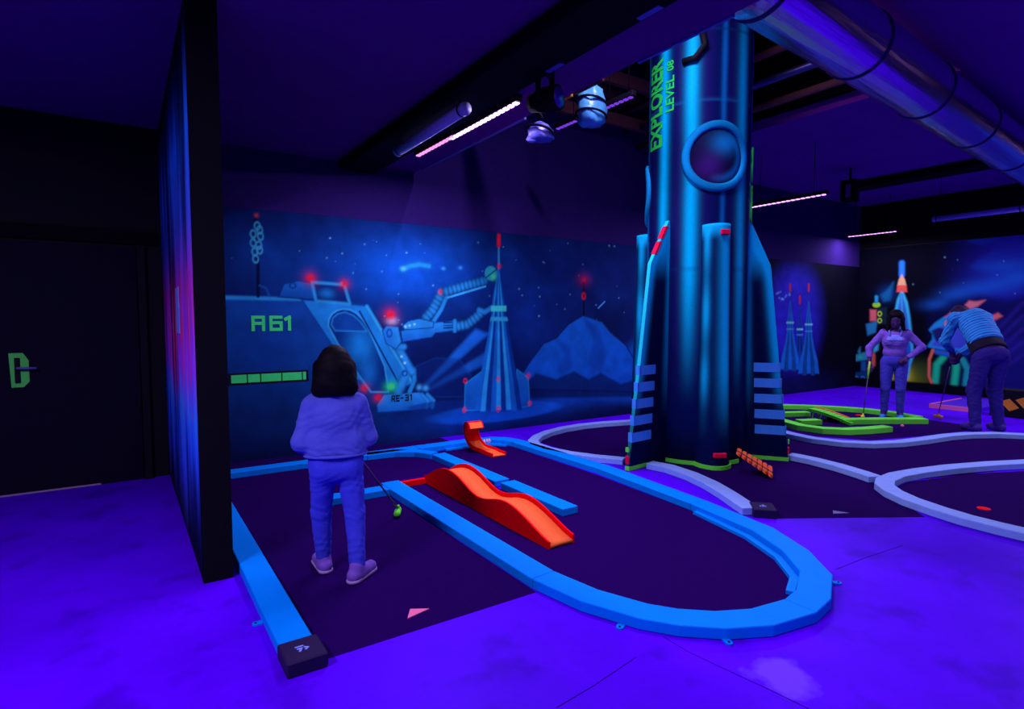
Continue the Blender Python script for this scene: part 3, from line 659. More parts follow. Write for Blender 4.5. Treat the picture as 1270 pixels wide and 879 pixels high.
mat_piece('dark carpet mat of the green course at the back', [tuple(gz(u, v)[:2]) for u, v in ((960, 505), (1040, 507), (1148, 520), (1200, 527), (1200, 534), (1140, 541), (1080, 546), (1010, 541), (960, 530))], 0.0045)

# green course
GG = 'green curb rails of the back course'
curb('long green curb arching along the back of the green course', px_path([(955, 502.4), (985, 502.6), (1021, 504), (1050, 505.6), (1076, 507.6), (1105, 511), (1140, 517)]), M_GREEN, 0.15, 0, GG, 0.07)
curb('straight green curb in front of the standing woman', px_path([(1046, 520.5), (1090, 519.8), (1147, 519.8)]), M_GREEN, 0.16, 0, GG, 0.075)
curb('green curved curb at the front of the green course', px_path([(955, 517.5), (974, 522.5), (994, 528), (1021, 531.6), (1049, 532.8), (1076, 531.6), (1101, 529.4)]), M_GREEN, 0.15, 0, GG, 0.075)
curb('short green curb behind the green bridge ramp', px_path([(955, 512), (1002, 511)]), M_GREEN, 0.14, 0, GG, 0.07)
curb('short green curb left of the green bridge ramp', px_path([(990, 521.4), (1016, 520.6)]), M_GREEN, 0.14, 0, GG, 0.07)
# green bridge ramp with orange edge, on trestle legs
pa, pb = gz(1006, 519.5), gz(1060, 527)
t = thing('bridge_ramp', 'small green bridge ramp with orange edge and trestle legs', 'ramp', tuple(pa[:2]) + (0,), math.atan2(pb[1] - pa[1], pb[0] - pa[0]))
Lr = float(np.linalg.norm(pb[:2] - pa[:2]))
n = 9
for k in range(n):                                        # planks of the deck
    x0, x1 = k / n * Lr, (k + 1) / n * Lr - 0.012
    zt = lambda x: 0.135 * (1 - (x / Lr) ** 1.6) + 0.012
    bm = bmesh.new(); vs = [bm.verts.new(p) for p in ((x0, -.1, zt(x0) - .02), (x1, -.1, zt(x1) - .02), (x1, .1, zt(x1) - .02), (x0, .1, zt(x0) - .02), (x0, -.1, zt(x0) + .015), (x1, -.1, zt(x1) + .015), (x1, .1, zt(x1) + .015), (x0, .1, zt(x0) + .015))]
    for f in ((3, 2, 1, 0), (4, 5, 6, 7), (0, 1, 5, 4), (1, 2, 6, 5), (2, 3, 7, 6), (3, 0, 4, 7)): bm.faces.new([vs[i] for i in f])
    bmobj('plank', bm, M_GREEN, t)
tube('edge_strip', [(x, .105, zt(x) + .02) for x in np.linspace(0, Lr, 10)], 0.013, M_CORAL, t, 6)
tube('edge_strip', [(x, -.105, zt(x) + .02) for x in np.linspace(0, Lr, 10)], 0.009, M_GREEN, t, 6)
for x in (0.05, 0.16):
    for y in (-.08, .08): tube('leg', [(x, y, 0.001), (x + .03, y, zt(x) - .02)], 0.010, M_GREEN, t, 6)
box('support_block', 0.26, 0.40, -0.07, 0.07, 0.006, 0.08, M_BLACK, t)

# ================================================================ RED RAMPS
def wave_profile(y):   # board height along the ramp (measured from the near end)
    return np.interp(y, [2.966, 3.06, 3.164, 3.29, 3.405, 3.48, 3.543, 3.62, 3.70, 3.80, 3.88, 3.95, 4.05, 4.16, 4.26, 4.34, 4.42, 4.50, 4.58, 4.68, 4.76, 4.85],
                     [.042, .070, .108, .150, .178, .186, .184, .170, .146, .118, .110, .118, .150, .190, .215, .225, .225, .214, .190, .145, .095, .058])
t = thing('wave_ramp', 'red wave ramp with two humps and orange deck in the blue lane', 'ramp', (0, 0, 0))
yy = np.linspace(2.966, 4.85, 60); hh = wave_profile(yy); hh = np.convolve(np.pad(hh, 3, 'edge'), np.ones(7) / 7, 'valid')
for nm, x0, x1, lab in (('side_board', 2.262, 2.276, None), ('side_board', 2.462, 2.476, None)):
    bm = bmesh.new()
    dh = 0.0 if x0 < 2.4 else 0.012
    rings = [[bm.verts.new((x0, y, .0026)), bm.verts.new((x1, y, .0026)), bm.verts.new((x1, y, h + dh)), bm.verts.new((x0, y, h + dh))] for y, h in zip(yy, hh)]
    for r, s in zip(rings[:-1], rings[1:]):
        for k in range(4): bm.faces.new((r[k], r[(k + 1) % 4], s[(k + 1) % 4], s[k]))
    bm.faces.new(rings[0]); bm.faces.new(rings[-1])
    bmobj(nm, bm, M_RED, t)
bm = bmesh.new()
rings = [[bm.verts.new((2.276, y, max(h - .045, .008))), bm.verts.new((2.462, y, max(h - .045, .008))), bm.verts.new((2.462, y, max(h - .022, .014))), bm.verts.new((2.276, y, max(h - .022, .014)))] for y, h in zip(yy, hh)]
for r, s in zip(rings[:-1], rings[1:]):
    for k in range(4): bm.faces.new((r[k], r[(k + 1) % 4], s[(k + 1) % 4], s[k]))
bm.faces.new(rings[0]); bm.faces.new(rings[-1])
tag(bmobj('deck', bm, M_ORANGE, t, True), 'orange glowing deck of the wave ramp')
tag(box('guide_board', 2.007, 2.255, 4.80, 4.835, 0.0024, 0.055, M_RED, bevel=0.004), 'low red guide board between blue rail and wave ramp', 'board')

# loop ramp
t = thing('loop_ramp', 'small red loop ramp curling over near the mural wall', 'ramp', (0, 0, 0))
prof = [(5.31, .012), (5.42, .016), (5.52, .026)]
cyl, czl, rl = 5.64, 0.186, 0.160
for a in np.linspace(-88, 138, 34): prof.append((cyl + rl * math.cos(math.radians(a)) * 0.98, czl + rl * math.sin(math.radians(a))))
prof = [p for p in prof]
X0 = np.interp(np.arange(len(prof)), [0, 6, len(prof) - 1], [3.37, 3.34, 3.21])
def ribbon(name, d0, d1, x_off0, x_off1, mat, i0=0, i1=99):
    bm = bmesh.new(); rings = []
    for i, (y, z) in enumerate(prof):
        if i < i0 or i > i1: continue
        a = np.array(prof[max(i - 1, 0)]); b = np.array(prof[min(i + 1, len(prof) - 1)]); tg = (b - a) / np.linalg.norm(b - a); nn = np.array([-tg[1], tg[0]])
        if i < 2: nn = np.array([0, 1.0])
        q0, q1 = np.array([y, z]) + nn * d0, np.array([y, z]) + nn * d1
        rings.append([bm.verts.new((X0[i] + x_off0, q0[0], max(q0[1], .0075))), bm.verts.new((X0[i] + x_off1, q0[0], max(q0[1], .0075))), bm.verts.new((X0[i] + x_off1, q1[0], max(q1[1], .009))), bm.verts.new((X0[i] + x_off0, q1[0], max(q1[1], .009)))])
    for r, s in zip(rings[:-1], rings[1:]):
        for k in range(4): bm.faces.new((r[k], r[(k + 1) % 4], s[(k + 1) % 4], s[k]))
    bm.faces.new(rings[0]); bm.faces.new(rings[-1])
    return bmobj(name, bm, mat, t)
tag(ribbon('deck', 0.0, 0.006, -.078, .078, M_ORANGE, 0, 11), 'orange inner track')
ribbon('deck', 0.0, 0.006, -.078, .078, M_RED, 11, 31)
tag(ribbon('deck', 0.0, 0.006, -.078, .078, M_ORANGE, 31, 99), 'orange tip of the loop')
ribbon('side_board', -0.012, 0.034, -.09, -.078, M_RED)
ribbon('side_board', -0.012, 0.034, .078, .09, M_RED)
ribbon('outer_skin', -0.010, -0.001, -.078, .078, M_RED, 0, 31)
ribbon('outer_skin', -0.010, -0.001, -.078, .078, M_ORANGE, 31, 99)
for k in range(9):
    x = 3.30 + 0.011 * k; y = 5.52 + 0.012 * (k % 3)
    tube('bristle', [(x, y, .16), (x + random.uniform(-.01, .02), y - .03, .115 + .02 * (k % 2))], [.004, .002], material('pink_bristle', (235, 150, 225), 0.6), t, 5)

# orange toothed ramp leading into the rocket
pa = gd(913, 562, 5.72); pb = gz(958, 590)
t = thing('tongue_ramp', 'orange ramp with toothed edges leaning on the rocket foot', 'ramp', (0, 0, 0))
dv = pb - pa; L3 = np.linalg.norm(dv); dv /= L3; sd_ = np.cross(dv, [0, 0, 1]); sd_ /= np.linalg.norm(sd_); nn = np.cross(sd_, dv)
if nn[2] < 0: nn = -nn
N = 7
for s in (-1, 1):
    for k in range(N):
        s0, s1 = k / N * L3, (k + 0.80) / N * L3
        w0 = 0.085 + 0.07 * k / N; w1 = w0 + 0.034
        q = [(s0, 0.010), (s1, 0.010), (s1, w1 - .006), (s1 - 0.02, w1), (s0, w0)]
        bm = bmesh.new()
        lo = [bm.verts.new(Vector(pa + dv * a + sd_ * b * s + nn * 0.004 + np.array([0, 0, .010]))) for a, b in q]; hi = [bm.verts.new(Vector(pa + dv * a + sd_ * b * s + nn * 0.018 + np.array([0, 0, .010 + 0.10 * (b if b > .02 else 0)]))) for a, b in q]
        bm.faces.new(lo[::-1]); bm.faces.new(hi)
        for i in range(5): bm.faces.new((lo[i], lo[(i + 1) % 5], hi[(i + 1) % 5], hi[i]))
        bmobj('tooth', bm, M_CORAL, t)
bm = bmesh.new()
add_tube(bm, [pa + np.array([0, 0, .026]), pb + np.array([0, 0, .026])], 0.010, 6); bmobj('spine', bm, M_BLACK, t)

# small things on the mats
def disc(name, label, cat, u, v, r, mat, h=0.006, z=0.0024, group=None):
    p = gz(u, v)
    bm = bmesh.new(); add_tube(bm, [(p[0], p[1], z), (p[0], p[1], z + h * .6), (p[0], p[1], z + h)], [r, r, r * .85], 24)
    return tag(bmobj(name, bm, mat), label, cat, group)
disc('hole_cover', 'red disc on the mat inside the right-hand pale fork', 'disc', 1220, 631, 0.045, M_RED)
disc('hole_cover', 'small red disc on the green course behind the bridge ramp', 'disc', 1066, 515, 0.06, M_RED)
def ball(label, u, v, mat, z=0.0):
    p = gz(u, v)
    bm = bmesh.new(); bmesh.ops.create_icosphere(bm, subdivisions=3, radius=0.0215)
    for vv in bm.verts: vv.co *= 1 - 0.02 * (math.sin(vv.co.x * 900) * math.sin(vv.co.y * 900) * math.sin(vv.co.z * 900) > 0.2)
    o = bmobj('golf_ball', bm, mat, None, True); o.location = (p[0], p[1], 0.0215 + z); return tag(o, label, 'ball')
ball('pink golf ball in front of the straight green curb', 1119, 530, M_PINK, .0022)
ball('orange golf ball on the floor behind the bending person', 1240, 513, M_AMBER)
pm = gz(519, 763)
tag(prism('tee_marker', [(pm[0] - .062, pm[1] - .005), (pm[0] + .072, pm[1] + .025), (pm[0] - .012, pm[1] + .075)], 0.0024, 0.006, M_PINK), 'pink paper triangle on the tee mat behind the child', 'marker')
pm = gz(1041, 637)
tag(prism('tee_marker', [(pm[0] - .05, pm[1] + .02), (pm[0] + .07, pm[1] - .04), (pm[0] + .02, pm[1] + .06)], 0.0024, 0.006, M_GREY), 'violet paper triangle at the mat edge right of the rocket', 'marker')

# far right: low platform with pink edge, striped barrier
t = thing('low_platform', 'low violet platform with pink edge strips near the right mural', 'platform', (0, 0, 0))
box('platform_top', 11.33, 12.9, 3.62, 4.25, 0.0, 0.058, material('violet_board', (70, 20, 215), 0.6), t)
box('edge_strip', 11.31, 12.6, 4.25, 4.275, 0.0, 0.07, M_PINK, t); box('edge_strip', 11.30, 11.329, 3.62, 4.275, 0.0, 0.07, M_PINK, t)
t = thing('striped_barrier', 'low dark barrier with orange hazard stripes by the right mural', 'barrier', (0, 0, 0))
box('barrier_panel', 11.2, 11.5, 1.6, 3.42, 0.0, 0.42, M_BLACK, t, 0.01)
for k in range(5):
    y = 3.29 - 0.185 * k
    bm = bmesh.new()
    zz = 0.045 * k
    q = [(y, .23 + zz), (y - .115, .285 + zz), (y - .235, .155 + zz), (y - .12, .095 + zz)]
    if k > 2: break
    lo = [bm.verts.new((11.199, a, b)) for a, b in q]; hi = [bm.verts.new((11.194, a, b)) for a, b in q]
    bm.faces.new(lo); bm.faces.new(hi[::-1])
    for i in range(4): bm.faces.new((lo[i], lo[(i + 1) % 4], hi[(i + 1) % 4], hi[i]))
    bmobj('hazard_stripe', bm, M_AMBER, t)

# ================================================================ THE ROCKET
RC = np.array([5.235, 4.235]); RB = 0.525
ef = -RC / np.linalg.norm(RC); er = np.array([-ef[1], ef[0]]) * 1.0
if er @ RT[:2] < 0: er = -er
def rp(th, r, z): d = math.cos(th) * ef + math.sin(th) * er; return np.array([RC[0] + r * d[0], RC[1] + r * d[1], z])
D2 = math.radians
rocket = thing('rocket', 'tall black and cyan airbrushed rocket prop with fins standing on the mat', 'rocket prop', (0, 0, 0))
zr_ = np.concatenate([np.linspace(0.0, 4.35, 200), np.linspace(4.38, 5.2, 20)])
th_ = np.linspace(-math.pi, math.pi, 240, endpoint=False)
TH, ZZ = np.meshgrid(th_, zr_, indexing='ij')
RR = np.where(ZZ <= 4.35, RB, RB * np.sqrt(np.clip(1 - ((ZZ - 4.35) / 1.05) ** 1.5, 0.02, 1)))
P3 = np.stack([RC[0] + RR * (np.cos(TH) * ef[0] + np.sin(TH) * er[0]), RC[1] + RR * (np.cos(TH) * ef[1] + np.sin(TH) * er[1]), ZZ], -1)
# airbrushed chrome streaks
wob = 0.05 * (fbm(TH * 1.5 + 9, ZZ * 0.8, 41) - 0.5)
c = np.tile(lin((5, 16, 84)), (TH.size, 1)).reshape(TH.shape + (3,))
def streak(th0, w, col, a, z0=-1, z1=9, fz=0.4):
    global c
    d = (TH + wob - D2(th0) + math.pi) % (2 * math.pi) - math.pi
    A = np.exp(-(d / D2(w)) ** 2 * 1.2) * a * smooth((ZZ - z0) / fz) * smooth((z1 - ZZ) / fz) * (0.8 + 0.4 * fbm(TH * 3, ZZ * 1.2, 55))
    A = np.clip(A, 0, 1)[..., None]; c = c * (1 - A) + lin(col) * A
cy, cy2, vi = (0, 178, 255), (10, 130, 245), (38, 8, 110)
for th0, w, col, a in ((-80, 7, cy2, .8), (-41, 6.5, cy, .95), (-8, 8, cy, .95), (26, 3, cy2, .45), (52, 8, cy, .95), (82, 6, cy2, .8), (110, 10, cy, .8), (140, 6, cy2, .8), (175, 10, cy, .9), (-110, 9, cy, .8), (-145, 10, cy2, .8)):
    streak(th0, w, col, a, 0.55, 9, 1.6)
for th0, w in ((8, 8), (-22, 7), (38, 8), (66, 5), (-58, 6)): streak(th0, w, vi, .3, 0.3, 9, 1.0)
streak(52, 9, (6, 5, 40), .8, -1, 1.0, 1.2)
ringd = np.abs(ZZ - 3.66)
A = (smooth(1 - ringd / 0.014))[..., None] * 0.75; c = c * (1 - A) + lin((20, 130, 220)) * A
for zz in (4.33, 2.0):
    A = (smooth(1 - np.abs(ZZ - zz) / 0.02))[..., None] * 0.6; c = c * (1 - A) + lin((10, 50, 120)) * A
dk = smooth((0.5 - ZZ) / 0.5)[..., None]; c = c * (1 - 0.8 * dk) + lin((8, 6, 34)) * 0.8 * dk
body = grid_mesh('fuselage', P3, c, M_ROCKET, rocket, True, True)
# portholes: raised ring on the hull, domed pane with airbrushed sheen
def porthole(th0, z0):
    a_ = np.linspace(0, 2 * math.pi, 56, endpoint=False)
    secs = [(0.345, 0.0), (0.345, 0.022), (0.325, 0.034), (0.285, 0.034), (0.268, 0.02), (0.268, 0.0)]
    G = np.zeros((56, 6, 3)); cc = np.zeros((56, 6, 3))
    for i, a in enumerate(a_):
        for j, (r, h) in enumerate(secs):
            G[i, j] = rp(D2(th0) + r * math.cos(a) / RB, RB + h + 0.001, z0 + r * math.sin(a)); cc[i, j] = lin((14, 140, 230)) * (0.55 + 0.45 * math.sin(a * 1 + 0.8 + j * .35) ** 2)
    rg = grid_mesh('porthole_ring', G, cc, M_ROCKET, rocket, True, True)
    m = 16; G = np.zeros((56, m, 3)); cc = np.zeros((56, m, 3))
    for i, a in enumerate(a_):
        for j in range(m):
            f = j / (m - 1); r = 0.27 * (1 - f * .995); x, y = r * math.cos(a) / .27, r * math.sin(a) / .27
            G[i, j] = rp(D2(th0) + r * math.cos(a) / RB, RB + 0.006 + 0.03 * (1 - (r / .27) ** 2), z0 + r * math.sin(a))
            k1 = math.exp(-((x - .25) ** 2 * 5 + (y - .45) ** 2 * 7)); k2 = math.exp(-((math.hypot(x, y) - .8) / .12) ** 2) * max(0, math.cos(a + .4)); k3 = math.exp(-((x + .3) ** 2 * 4 + (y + .4) ** 2 * 4))
            cc[i, j] = lin((13, 10, 58)) * (1 - min(1, k1 + k2)) + lin((16, 120, 215)) * min(1, .8 * k1 + .9 * k2) + lin((70, 24, 130)) * k3 * .6
    grid_mesh('pane', G, cc, M_ROCKET, rg, True, True)
porthole(20, 3.10); porthole(-104, 2.86)
# pods
def pod(th0, r0, lab=None):
    n, m = 28, 90
    zt_ = 2.43
    zz_ = np.linspace(0.0, zt_, m); aa = np.linspace(-math.pi / 2, math.pi / 2, n)
    G = np.zeros((n, m + 1, 3)); cc = np.zeros((n, m + 1, 3))
    dirf = rp(th0, 1, 0)[:2] - RC; sidev = np.array([-dirf[1], dirf[0]])
    if sidev @ er < 0: sidev = -sidev
    for j in range(m):
        f = zz_[j] / zt_
        hw = 0.145 + 0.03 * (1 - f) ** 2; dp = r0 - RB + 0.06 - (0.05 * f)
        for i, a in enumerate(aa):
            q = RC + dirf * (RB - 0.06 + dp * math.cos(a)) + sidev * hw * math.sin(a)
            G[i, j] = (q[0], q[1], zz_[j])
            b = smooth((f - .10) / .35)
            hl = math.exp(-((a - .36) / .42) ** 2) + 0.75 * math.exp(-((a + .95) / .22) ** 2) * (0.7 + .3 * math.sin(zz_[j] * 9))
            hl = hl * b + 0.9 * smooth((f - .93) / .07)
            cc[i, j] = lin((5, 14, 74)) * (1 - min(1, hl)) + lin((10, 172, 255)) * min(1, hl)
    for i in range(n): G[i, m] = (*(RC + dirf * (RB - .06)), zt_ + .001); cc[i, m] = lin((120, 20, 140)) if i else lin((120, 20, 140))
    p = grid_mesh('booster_pod', G, cc, M_ROCKET, rocket, True)
    return p
dpod = np.array([4.867, 3.607]) - RC
thp = math.atan2(dpod @ er, dpod @ ef)
for k in range(3):
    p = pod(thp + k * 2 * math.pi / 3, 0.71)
def on_pod(th, da, dz):  # point on the skin of the front pod
    dirf = rp(th, 1, 0)[:2] - RC; sidev = np.array([-dirf[1], dirf[0]])
    if sidev @ er < 0: sidev = -sidev
    return dirf, sidev
for z, y0, y1, nm in ((2.34, -0.02, 0.07, 'red_marker'), (0.15, -0.06, 0.07, 'red_marker')):
    dirf, sidev = on_pod(thp, 0, 0)
    bm = bmesh.new(); M4 = []
    rf = 0.69 if z > 1 else 0.723
    for r_ in (rf - 0.03, rf + 0.004):
        for s, zz in ((y0, z - .025), (y1, z - .025), (y1, z + .025), (y0, z + .025)):
            q = RC + dirf * (r_ - (0.25 * s * s / .145 if True else 0)) + sidev * s; M4.append(bm.verts.new((q[0], q[1], zz)))
    for f in ((3, 2, 1, 0), (4, 5, 6, 7), (0, 1, 5, 4), (1, 2, 6, 5), (2, 3, 7, 6), (3, 0, 4, 7)): bm.faces.new([M4[i] for i in f])
    bmobj(nm, bm, M_PINKRED, rocket, bevel=0.006)
# fins
def fin(tipx, tipy, marks=True):
    d = np.array([tipx, tipy]) - RC; R1 = np.linalg.norm(d); d /= R1; s = np.array([-d[1], d[0]]); T = 0.02
    if s @ ef < 0: s = -s                               # s points to the camera-facing side
    n, m = 22, 110
    zt_ = 2.50
    prof_z = [0, 0.05, 1.05, 2.05, 2.50]; k_ = (R1 - RB)
    prof_r = [R1, R1, RB + 0.74 * k_, RB + 0.50 * k_, RB + 0.02]
    zz_ = np.linspace(0, zt_, m); ro = np.interp(zz_, prof_z, prof_r)
    out = None
    f_ = thing_part = None
    for side in (1, -1):
        G = np.zeros((n, m, 3)); cc = np.zeros((n, m, 3))
        for j in range(m):
            for i in range(n):
                u = i / (n - 1); r = RB - 0.03 + (ro[j] - RB + 0.03) * u
                q = RC + d * r + s * T * side; G[i, j] = (q[0], q[1], zz_[j])
                de = ro[j] - r; fz = zz_[j] / zt_
                b = smooth((fz - .16) / .3)
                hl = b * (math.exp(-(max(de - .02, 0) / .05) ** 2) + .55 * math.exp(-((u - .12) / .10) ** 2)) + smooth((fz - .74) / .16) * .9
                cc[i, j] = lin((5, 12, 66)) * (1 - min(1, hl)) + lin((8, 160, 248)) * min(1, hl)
        g = grid_mesh('fin_face', G if side > 0 else G[::-1], cc if side > 0 else cc[::-1], M_ROCKET, rocket)
        out = out or g
    G = np.zeros((2, m, 3)); cc = np.zeros((2, m, 3))
    for j in range(m):
        for i, side in enumerate((1, -1)):
            q = RC + d * ro[j] + s * T * side; G[i, j] = (q[0], q[1], zz_[j]); cc[i, j] = lin((30, 190, 235)) * (.25 + .75 * smooth((zz_[j] - .3) / .8))
    grid_mesh('fin_edge', G, cc, M_ROCKET, rocket)
    # tape bars on the camera-facing flank, wrapping the edge
    for k in range(5):
        z0 = 0.28 + 0.165 * k
        r_o = np.interp(z0 + .04, prof_z, prof_r)
        bm = bmesh.new()
        add_box(bm, r_o - 0.30 + .012 * k, r_o + 0.004, T, T + 0.004, z0, z0 + 0.095); add_box(bm, r_o - 0.012, r_o + 0.006, -T - .004, T + .004, z0, z0 + 0.095)
        M = Matrix(((d[0], s[0], 0, RC[0]), (d[1], s[1], 0, RC[1]), (0, 0, 1, 0), (0, 0, 0, 1)))
        bmesh.ops.transform(bm, matrix=M, verts=bm.verts); bmobj('tape_bar', bm, material('blue_tape', (60, 128, 255), 0.6, 0.05), rocket)
    M = Matrix(((d[0], s[0], 0, RC[0]), (d[1], s[1], 0, RC[1]), (0, 0, 1, 0), (0, 0, 0, 1)))
    box('foot_strip', R1 - 0.40, R1 + 0.006, -T - .005, T + .006, 0.0055, 0.045, M_GREEN, rocket, M=M)
    for z0, z1 in ((2.15, 2.28), (2.31, 2.44)) if marks else ():
        ra, rb_ = np.interp(z0, prof_z, prof_r), np.interp(z1, prof_z, prof_r)
        bm = bmesh.new(); vs = [bm.verts.new((x, y, z)) for y in (-T - .004, T + .004) for x, z in ((ra - .03, z0), (ra + .008, z0), (rb_ + .008, z1), (rb_ - .03, z1))]
        for f in ((0, 1, 2, 3), (7, 6, 5, 4), (0, 4, 5, 1), (1, 5, 6, 2), (2, 6, 7, 3), (3, 7, 4, 0)): bm.faces.new([vs[i] for i in f])
        bmesh.ops.transform(bm, matrix=M, verts=bm.verts); bmobj('red_marker', bm, M_PINKRED, rocket)
    box('red_marker', R1 - .004, R1 + .008, -.02, .02, 0.075, 0.15, M_PINKRED, rocket, M=M); box('green_marker', R1 - .004, R1 + .008, -.02, .02, 0.19, 0.235, M_GREEN, rocket, M=M)
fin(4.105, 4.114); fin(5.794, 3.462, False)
tb = RC - (np.array([4.105, 4.114]) - RC + np.array([5.794, 3.462]) - RC)
tb = RC + (tb - RC) / np.linalg.norm(tb - RC) * 1.02
fin(*tb, False)
# green strip along the foot, following hull and pod
dirf, sidev = on_pod(thp, 0, 0)
pts = []
for s in np.linspace(-0.55, -0.17, 8): pts.append(RC + dirf * math.sqrt(max((RB + .008) ** 2 - s * s, 0)) + sidev * s)
for a in np.linspace(-1.35, 1.35, 15): pts.append(RC + dirf * (RB - .06 + (0.71 - RB + .075) * math.cos(a)) + sidev * .185 * math.sin(a))
for s in np.linspace(0.20, 0.32, 3): pts.append(RC + dirf * math.sqrt((RB + .008) ** 2 - s * s) + sidev * s)
bm = bmesh.new(); add_rail(bm, pts, -0.008, 0.008, 0.0055, 0.045); bmobj('foot_strip', bm, M_GREEN, rocket)
# lettering running up the hull
M_TXT = material('rocket_lettering', (40, 235, 90), 0.6, 0.1, noise=0.15)
def wrap_text(s, th_left, th_right, z0, z1, bold=0.0):
    cu = bpy.data.curves.new('lettering', 'FONT'); cu.body = s; cu.offset = bold; cu.resolution_u = 3
    ob = bpy.data.objects.new('lettering', cu); COL.objects.link(ob)
    dg = bpy.context.evaluated_depsgraph_get(); me = bpy.data.meshes.new_from_object(ob.evaluated_get(dg))
    bpy.data.objects.remove(ob)
    bm = bmesh.new(); bm.from_mesh(me); bmesh.ops.triangulate(bm, faces=bm.faces)
    bmesh.ops.subdivide_edges(bm, edges=[e for e in bm.edges if e.calc_length() > 0.12], cuts=2); bmesh.ops.triangulate(bm, faces=bm.faces)
    xs_ = [v.co.x for v in bm.verts]; ys_ = [v.co.y for v in bm.verts]; x0, x1, y0, y1 = min(xs_), max(xs_), min(ys_), max(ys_)
    for v in bm.verts:
        fx, fy = (v.co.x - x0) / (x1 - x0), (v.co.y - y0) / (y1 - y0)
        v.co = Vector(rp(D2(th_right + (th_left - th_right) * fy), RB + 0.006, z0 + (z1 - z0) * fx))
    m2 = bpy.data.meshes.new('lettering'); bm.to_mesh(m2); bm.free()
    return link('lettering', m2, M_TXT, rocket)
wrap_text('EXPLORER', -69, -43, 3.27, 4.17, 0.035)
wrap_text('LEVEL', -39, -28, 3.60, 3.95, 0.02); wrap_text('08', -38, -29, 4.0, 4.1, 0.02)
for z0, z1 in ((2.92, 3.27), (2.50, 2.88)):
    pts = [rp(D2(t_), RB + .012, z) for t_, z in ((84, z0), (80, z0 + .05), (80, (z0 + z1) / 2), (86, (z0 + z1) / 2 + .03), (79, z1 - .05), (84, z1))]
    tube('green_outline', pts, 0.012, M_TXT, rocket, 6)
# hull strap and hanger fittings near the top
tube('hanger_bracket', [rp(D2(-18), RB + .02, 4.04), rp(D2(-5), RB + .03, 4.05), rp(D2(4), RB + .04, 4.16), rp(D2(0), RB + .04, 4.34)], 0.035, M_BLACK, rocket, 8)

# ================================================================ DUCT
az = math.radians(85.3)
dd = np.array([math.sin(az), math.cos(az), 0]); dn = np.array([-dd[1], dd[0], 0])
rD = 0.25; DN, DZ = 2.392 * rD / 0.3, 1.5 + 2.522 * rD / 0.3
duct = thing('air_duct', 'big shiny silver air duct crossing under the ceiling', 'duct', tuple(dn[:2] * DN) + (DZ,), math.atan2(dd[1], dd[0]))
bm = bmesh.new(); add_tube(bm, [(x, 0, 0) for x in np.linspace(3.05, 13.3, 24)], rD, 48); bmobj('tube', bm, M_DUCT, duct, True)
for x in (3.52, 4.95, 6.4, 7.9, 9.5, 11.2):
    bm = bmesh.new(); add_tube(bm, [(x - .022, 0, 0), (x - .012, 0, 0), (x + .012, 0, 0), (x + .022, 0, 0)], [rD + .001, rD + .010, rD + .010, rD + .001], 48, False)
    bmobj('seam_band', bm, material('dark_seam', (44, 22, 96), 0.5), duct, True)
for x in (3.52, 6.4, 9.5):
    bm = bmesh.new(); add_tube(bm, [(x, 0, rD), (x, 0, (5.35 if x < 7 else ZC) - DZ)], 0.006, 6); bmobj('hanger_rod', bm, M_STEEL, duct)

# ================================================================ LAMPS AND CEILING FITTINGS
def led_bar(label, x, y0, y1, z, zc, mat=M_LED, watts=LAMP_W, group='violet LED bars', tilt=0.0, light=True, along='y', spread=math.pi):
    L = y1 - y0
    t = thing('led_bar', label, 'LED bar', (x, (y0 + y1) / 2, z), 0 if along == 'y' else math.pi / 2, group)
    box('housing', -.028, .028, -L / 2 - .02, L / 2 + .02, 0.008, 0.06, M_BLACK, t, 0.004)
    nd = max(6, int(L / 0.07)); bm = bmesh.new()
    for k in range(nd):
        yk = -L / 2 + (k + .5) * L / nd
        add_box(bm, -.02, .02, yk - L / nd * .3, yk + L / nd * .3, -0.004, 0.0075)
    bmobj('diode_row', bm, mat, t)['kind'] = 'stuff'
    for yk in (-L * .35, L * .35): tube('hanger', [(0, yk, .06), (0, yk, zc - z - .001)], 0.006, M_BLACK, t, 6)
    if light:
        ld = bpy.data.lights.new('uv_light', 'AREA'); ld.shape = 'RECTANGLE'; ld.size = 0.06; ld.size_y = L; ld.energy = watts * L; ld.color = UV_LIGHT; ld.spread = spread
        lo = bpy.data.objects.new('uv_light', ld); COL.objects.link(lo); lo.parent = t; lo.location = (0, 0, -0.012); lo.rotation_euler = (0, tilt, 0)
    return t
k_ = 1.0
a, b = gz(643, 127, 3.17), gz(565, 174, 3.17)
led_bar('bright violet LED bar under the soffit edge, left of the rocket', float(a[0]), float(a[1]), float(b[1]), 3.17, ZS, watts=LAMP_W)
a, b = gz(572, 166, 3.17), gz(523, 195, 3.17)
led_bar('dimmer pink LED bar in line behind the bright bar', float(a[0]) - .02, float(a[1]) + .09, float(b[1]), 3.17, ZS, mat=M_LED2, watts=LAMP_W * .6)
a, b = gz(1025, 241, 3.2), gz(936, 259, 3.2)
led_bar('violet LED bar hanging just right of the rocket', float(a[0]), float(a[1]), float(b[1]), 3.2, ZC, mat=M_LED3, watts=LAMP_W * 1.1)
a, b = gz(1112, 287, 3.2), gz(1041, 295, 3.2)
led_bar('violet LED bar in the far right corner', float(a[0]), float(a[1]), min(float(b[1]), 6.4), 3.2, ZC, mat=M_LED3, watts=LAMP_W * .7)
a, b = gz(715, 150, 3.7), gz(688, 160, 3.7)
led_bar('small dim LED strip low in the roof void', float(a[0]), float(a[1]), float(b[1]), 3.7, 5.35, mat=M_LEDFAR, light=False)
a, b = gz(785, 120, 3.7), gz(752, 135, 3.7)
led_bar('small dim LED strip behind the rocket lettering', float(a[0]), float(a[1]), float(b[1]), 3.7, 5.35, mat=M_LEDFAR, light=False)
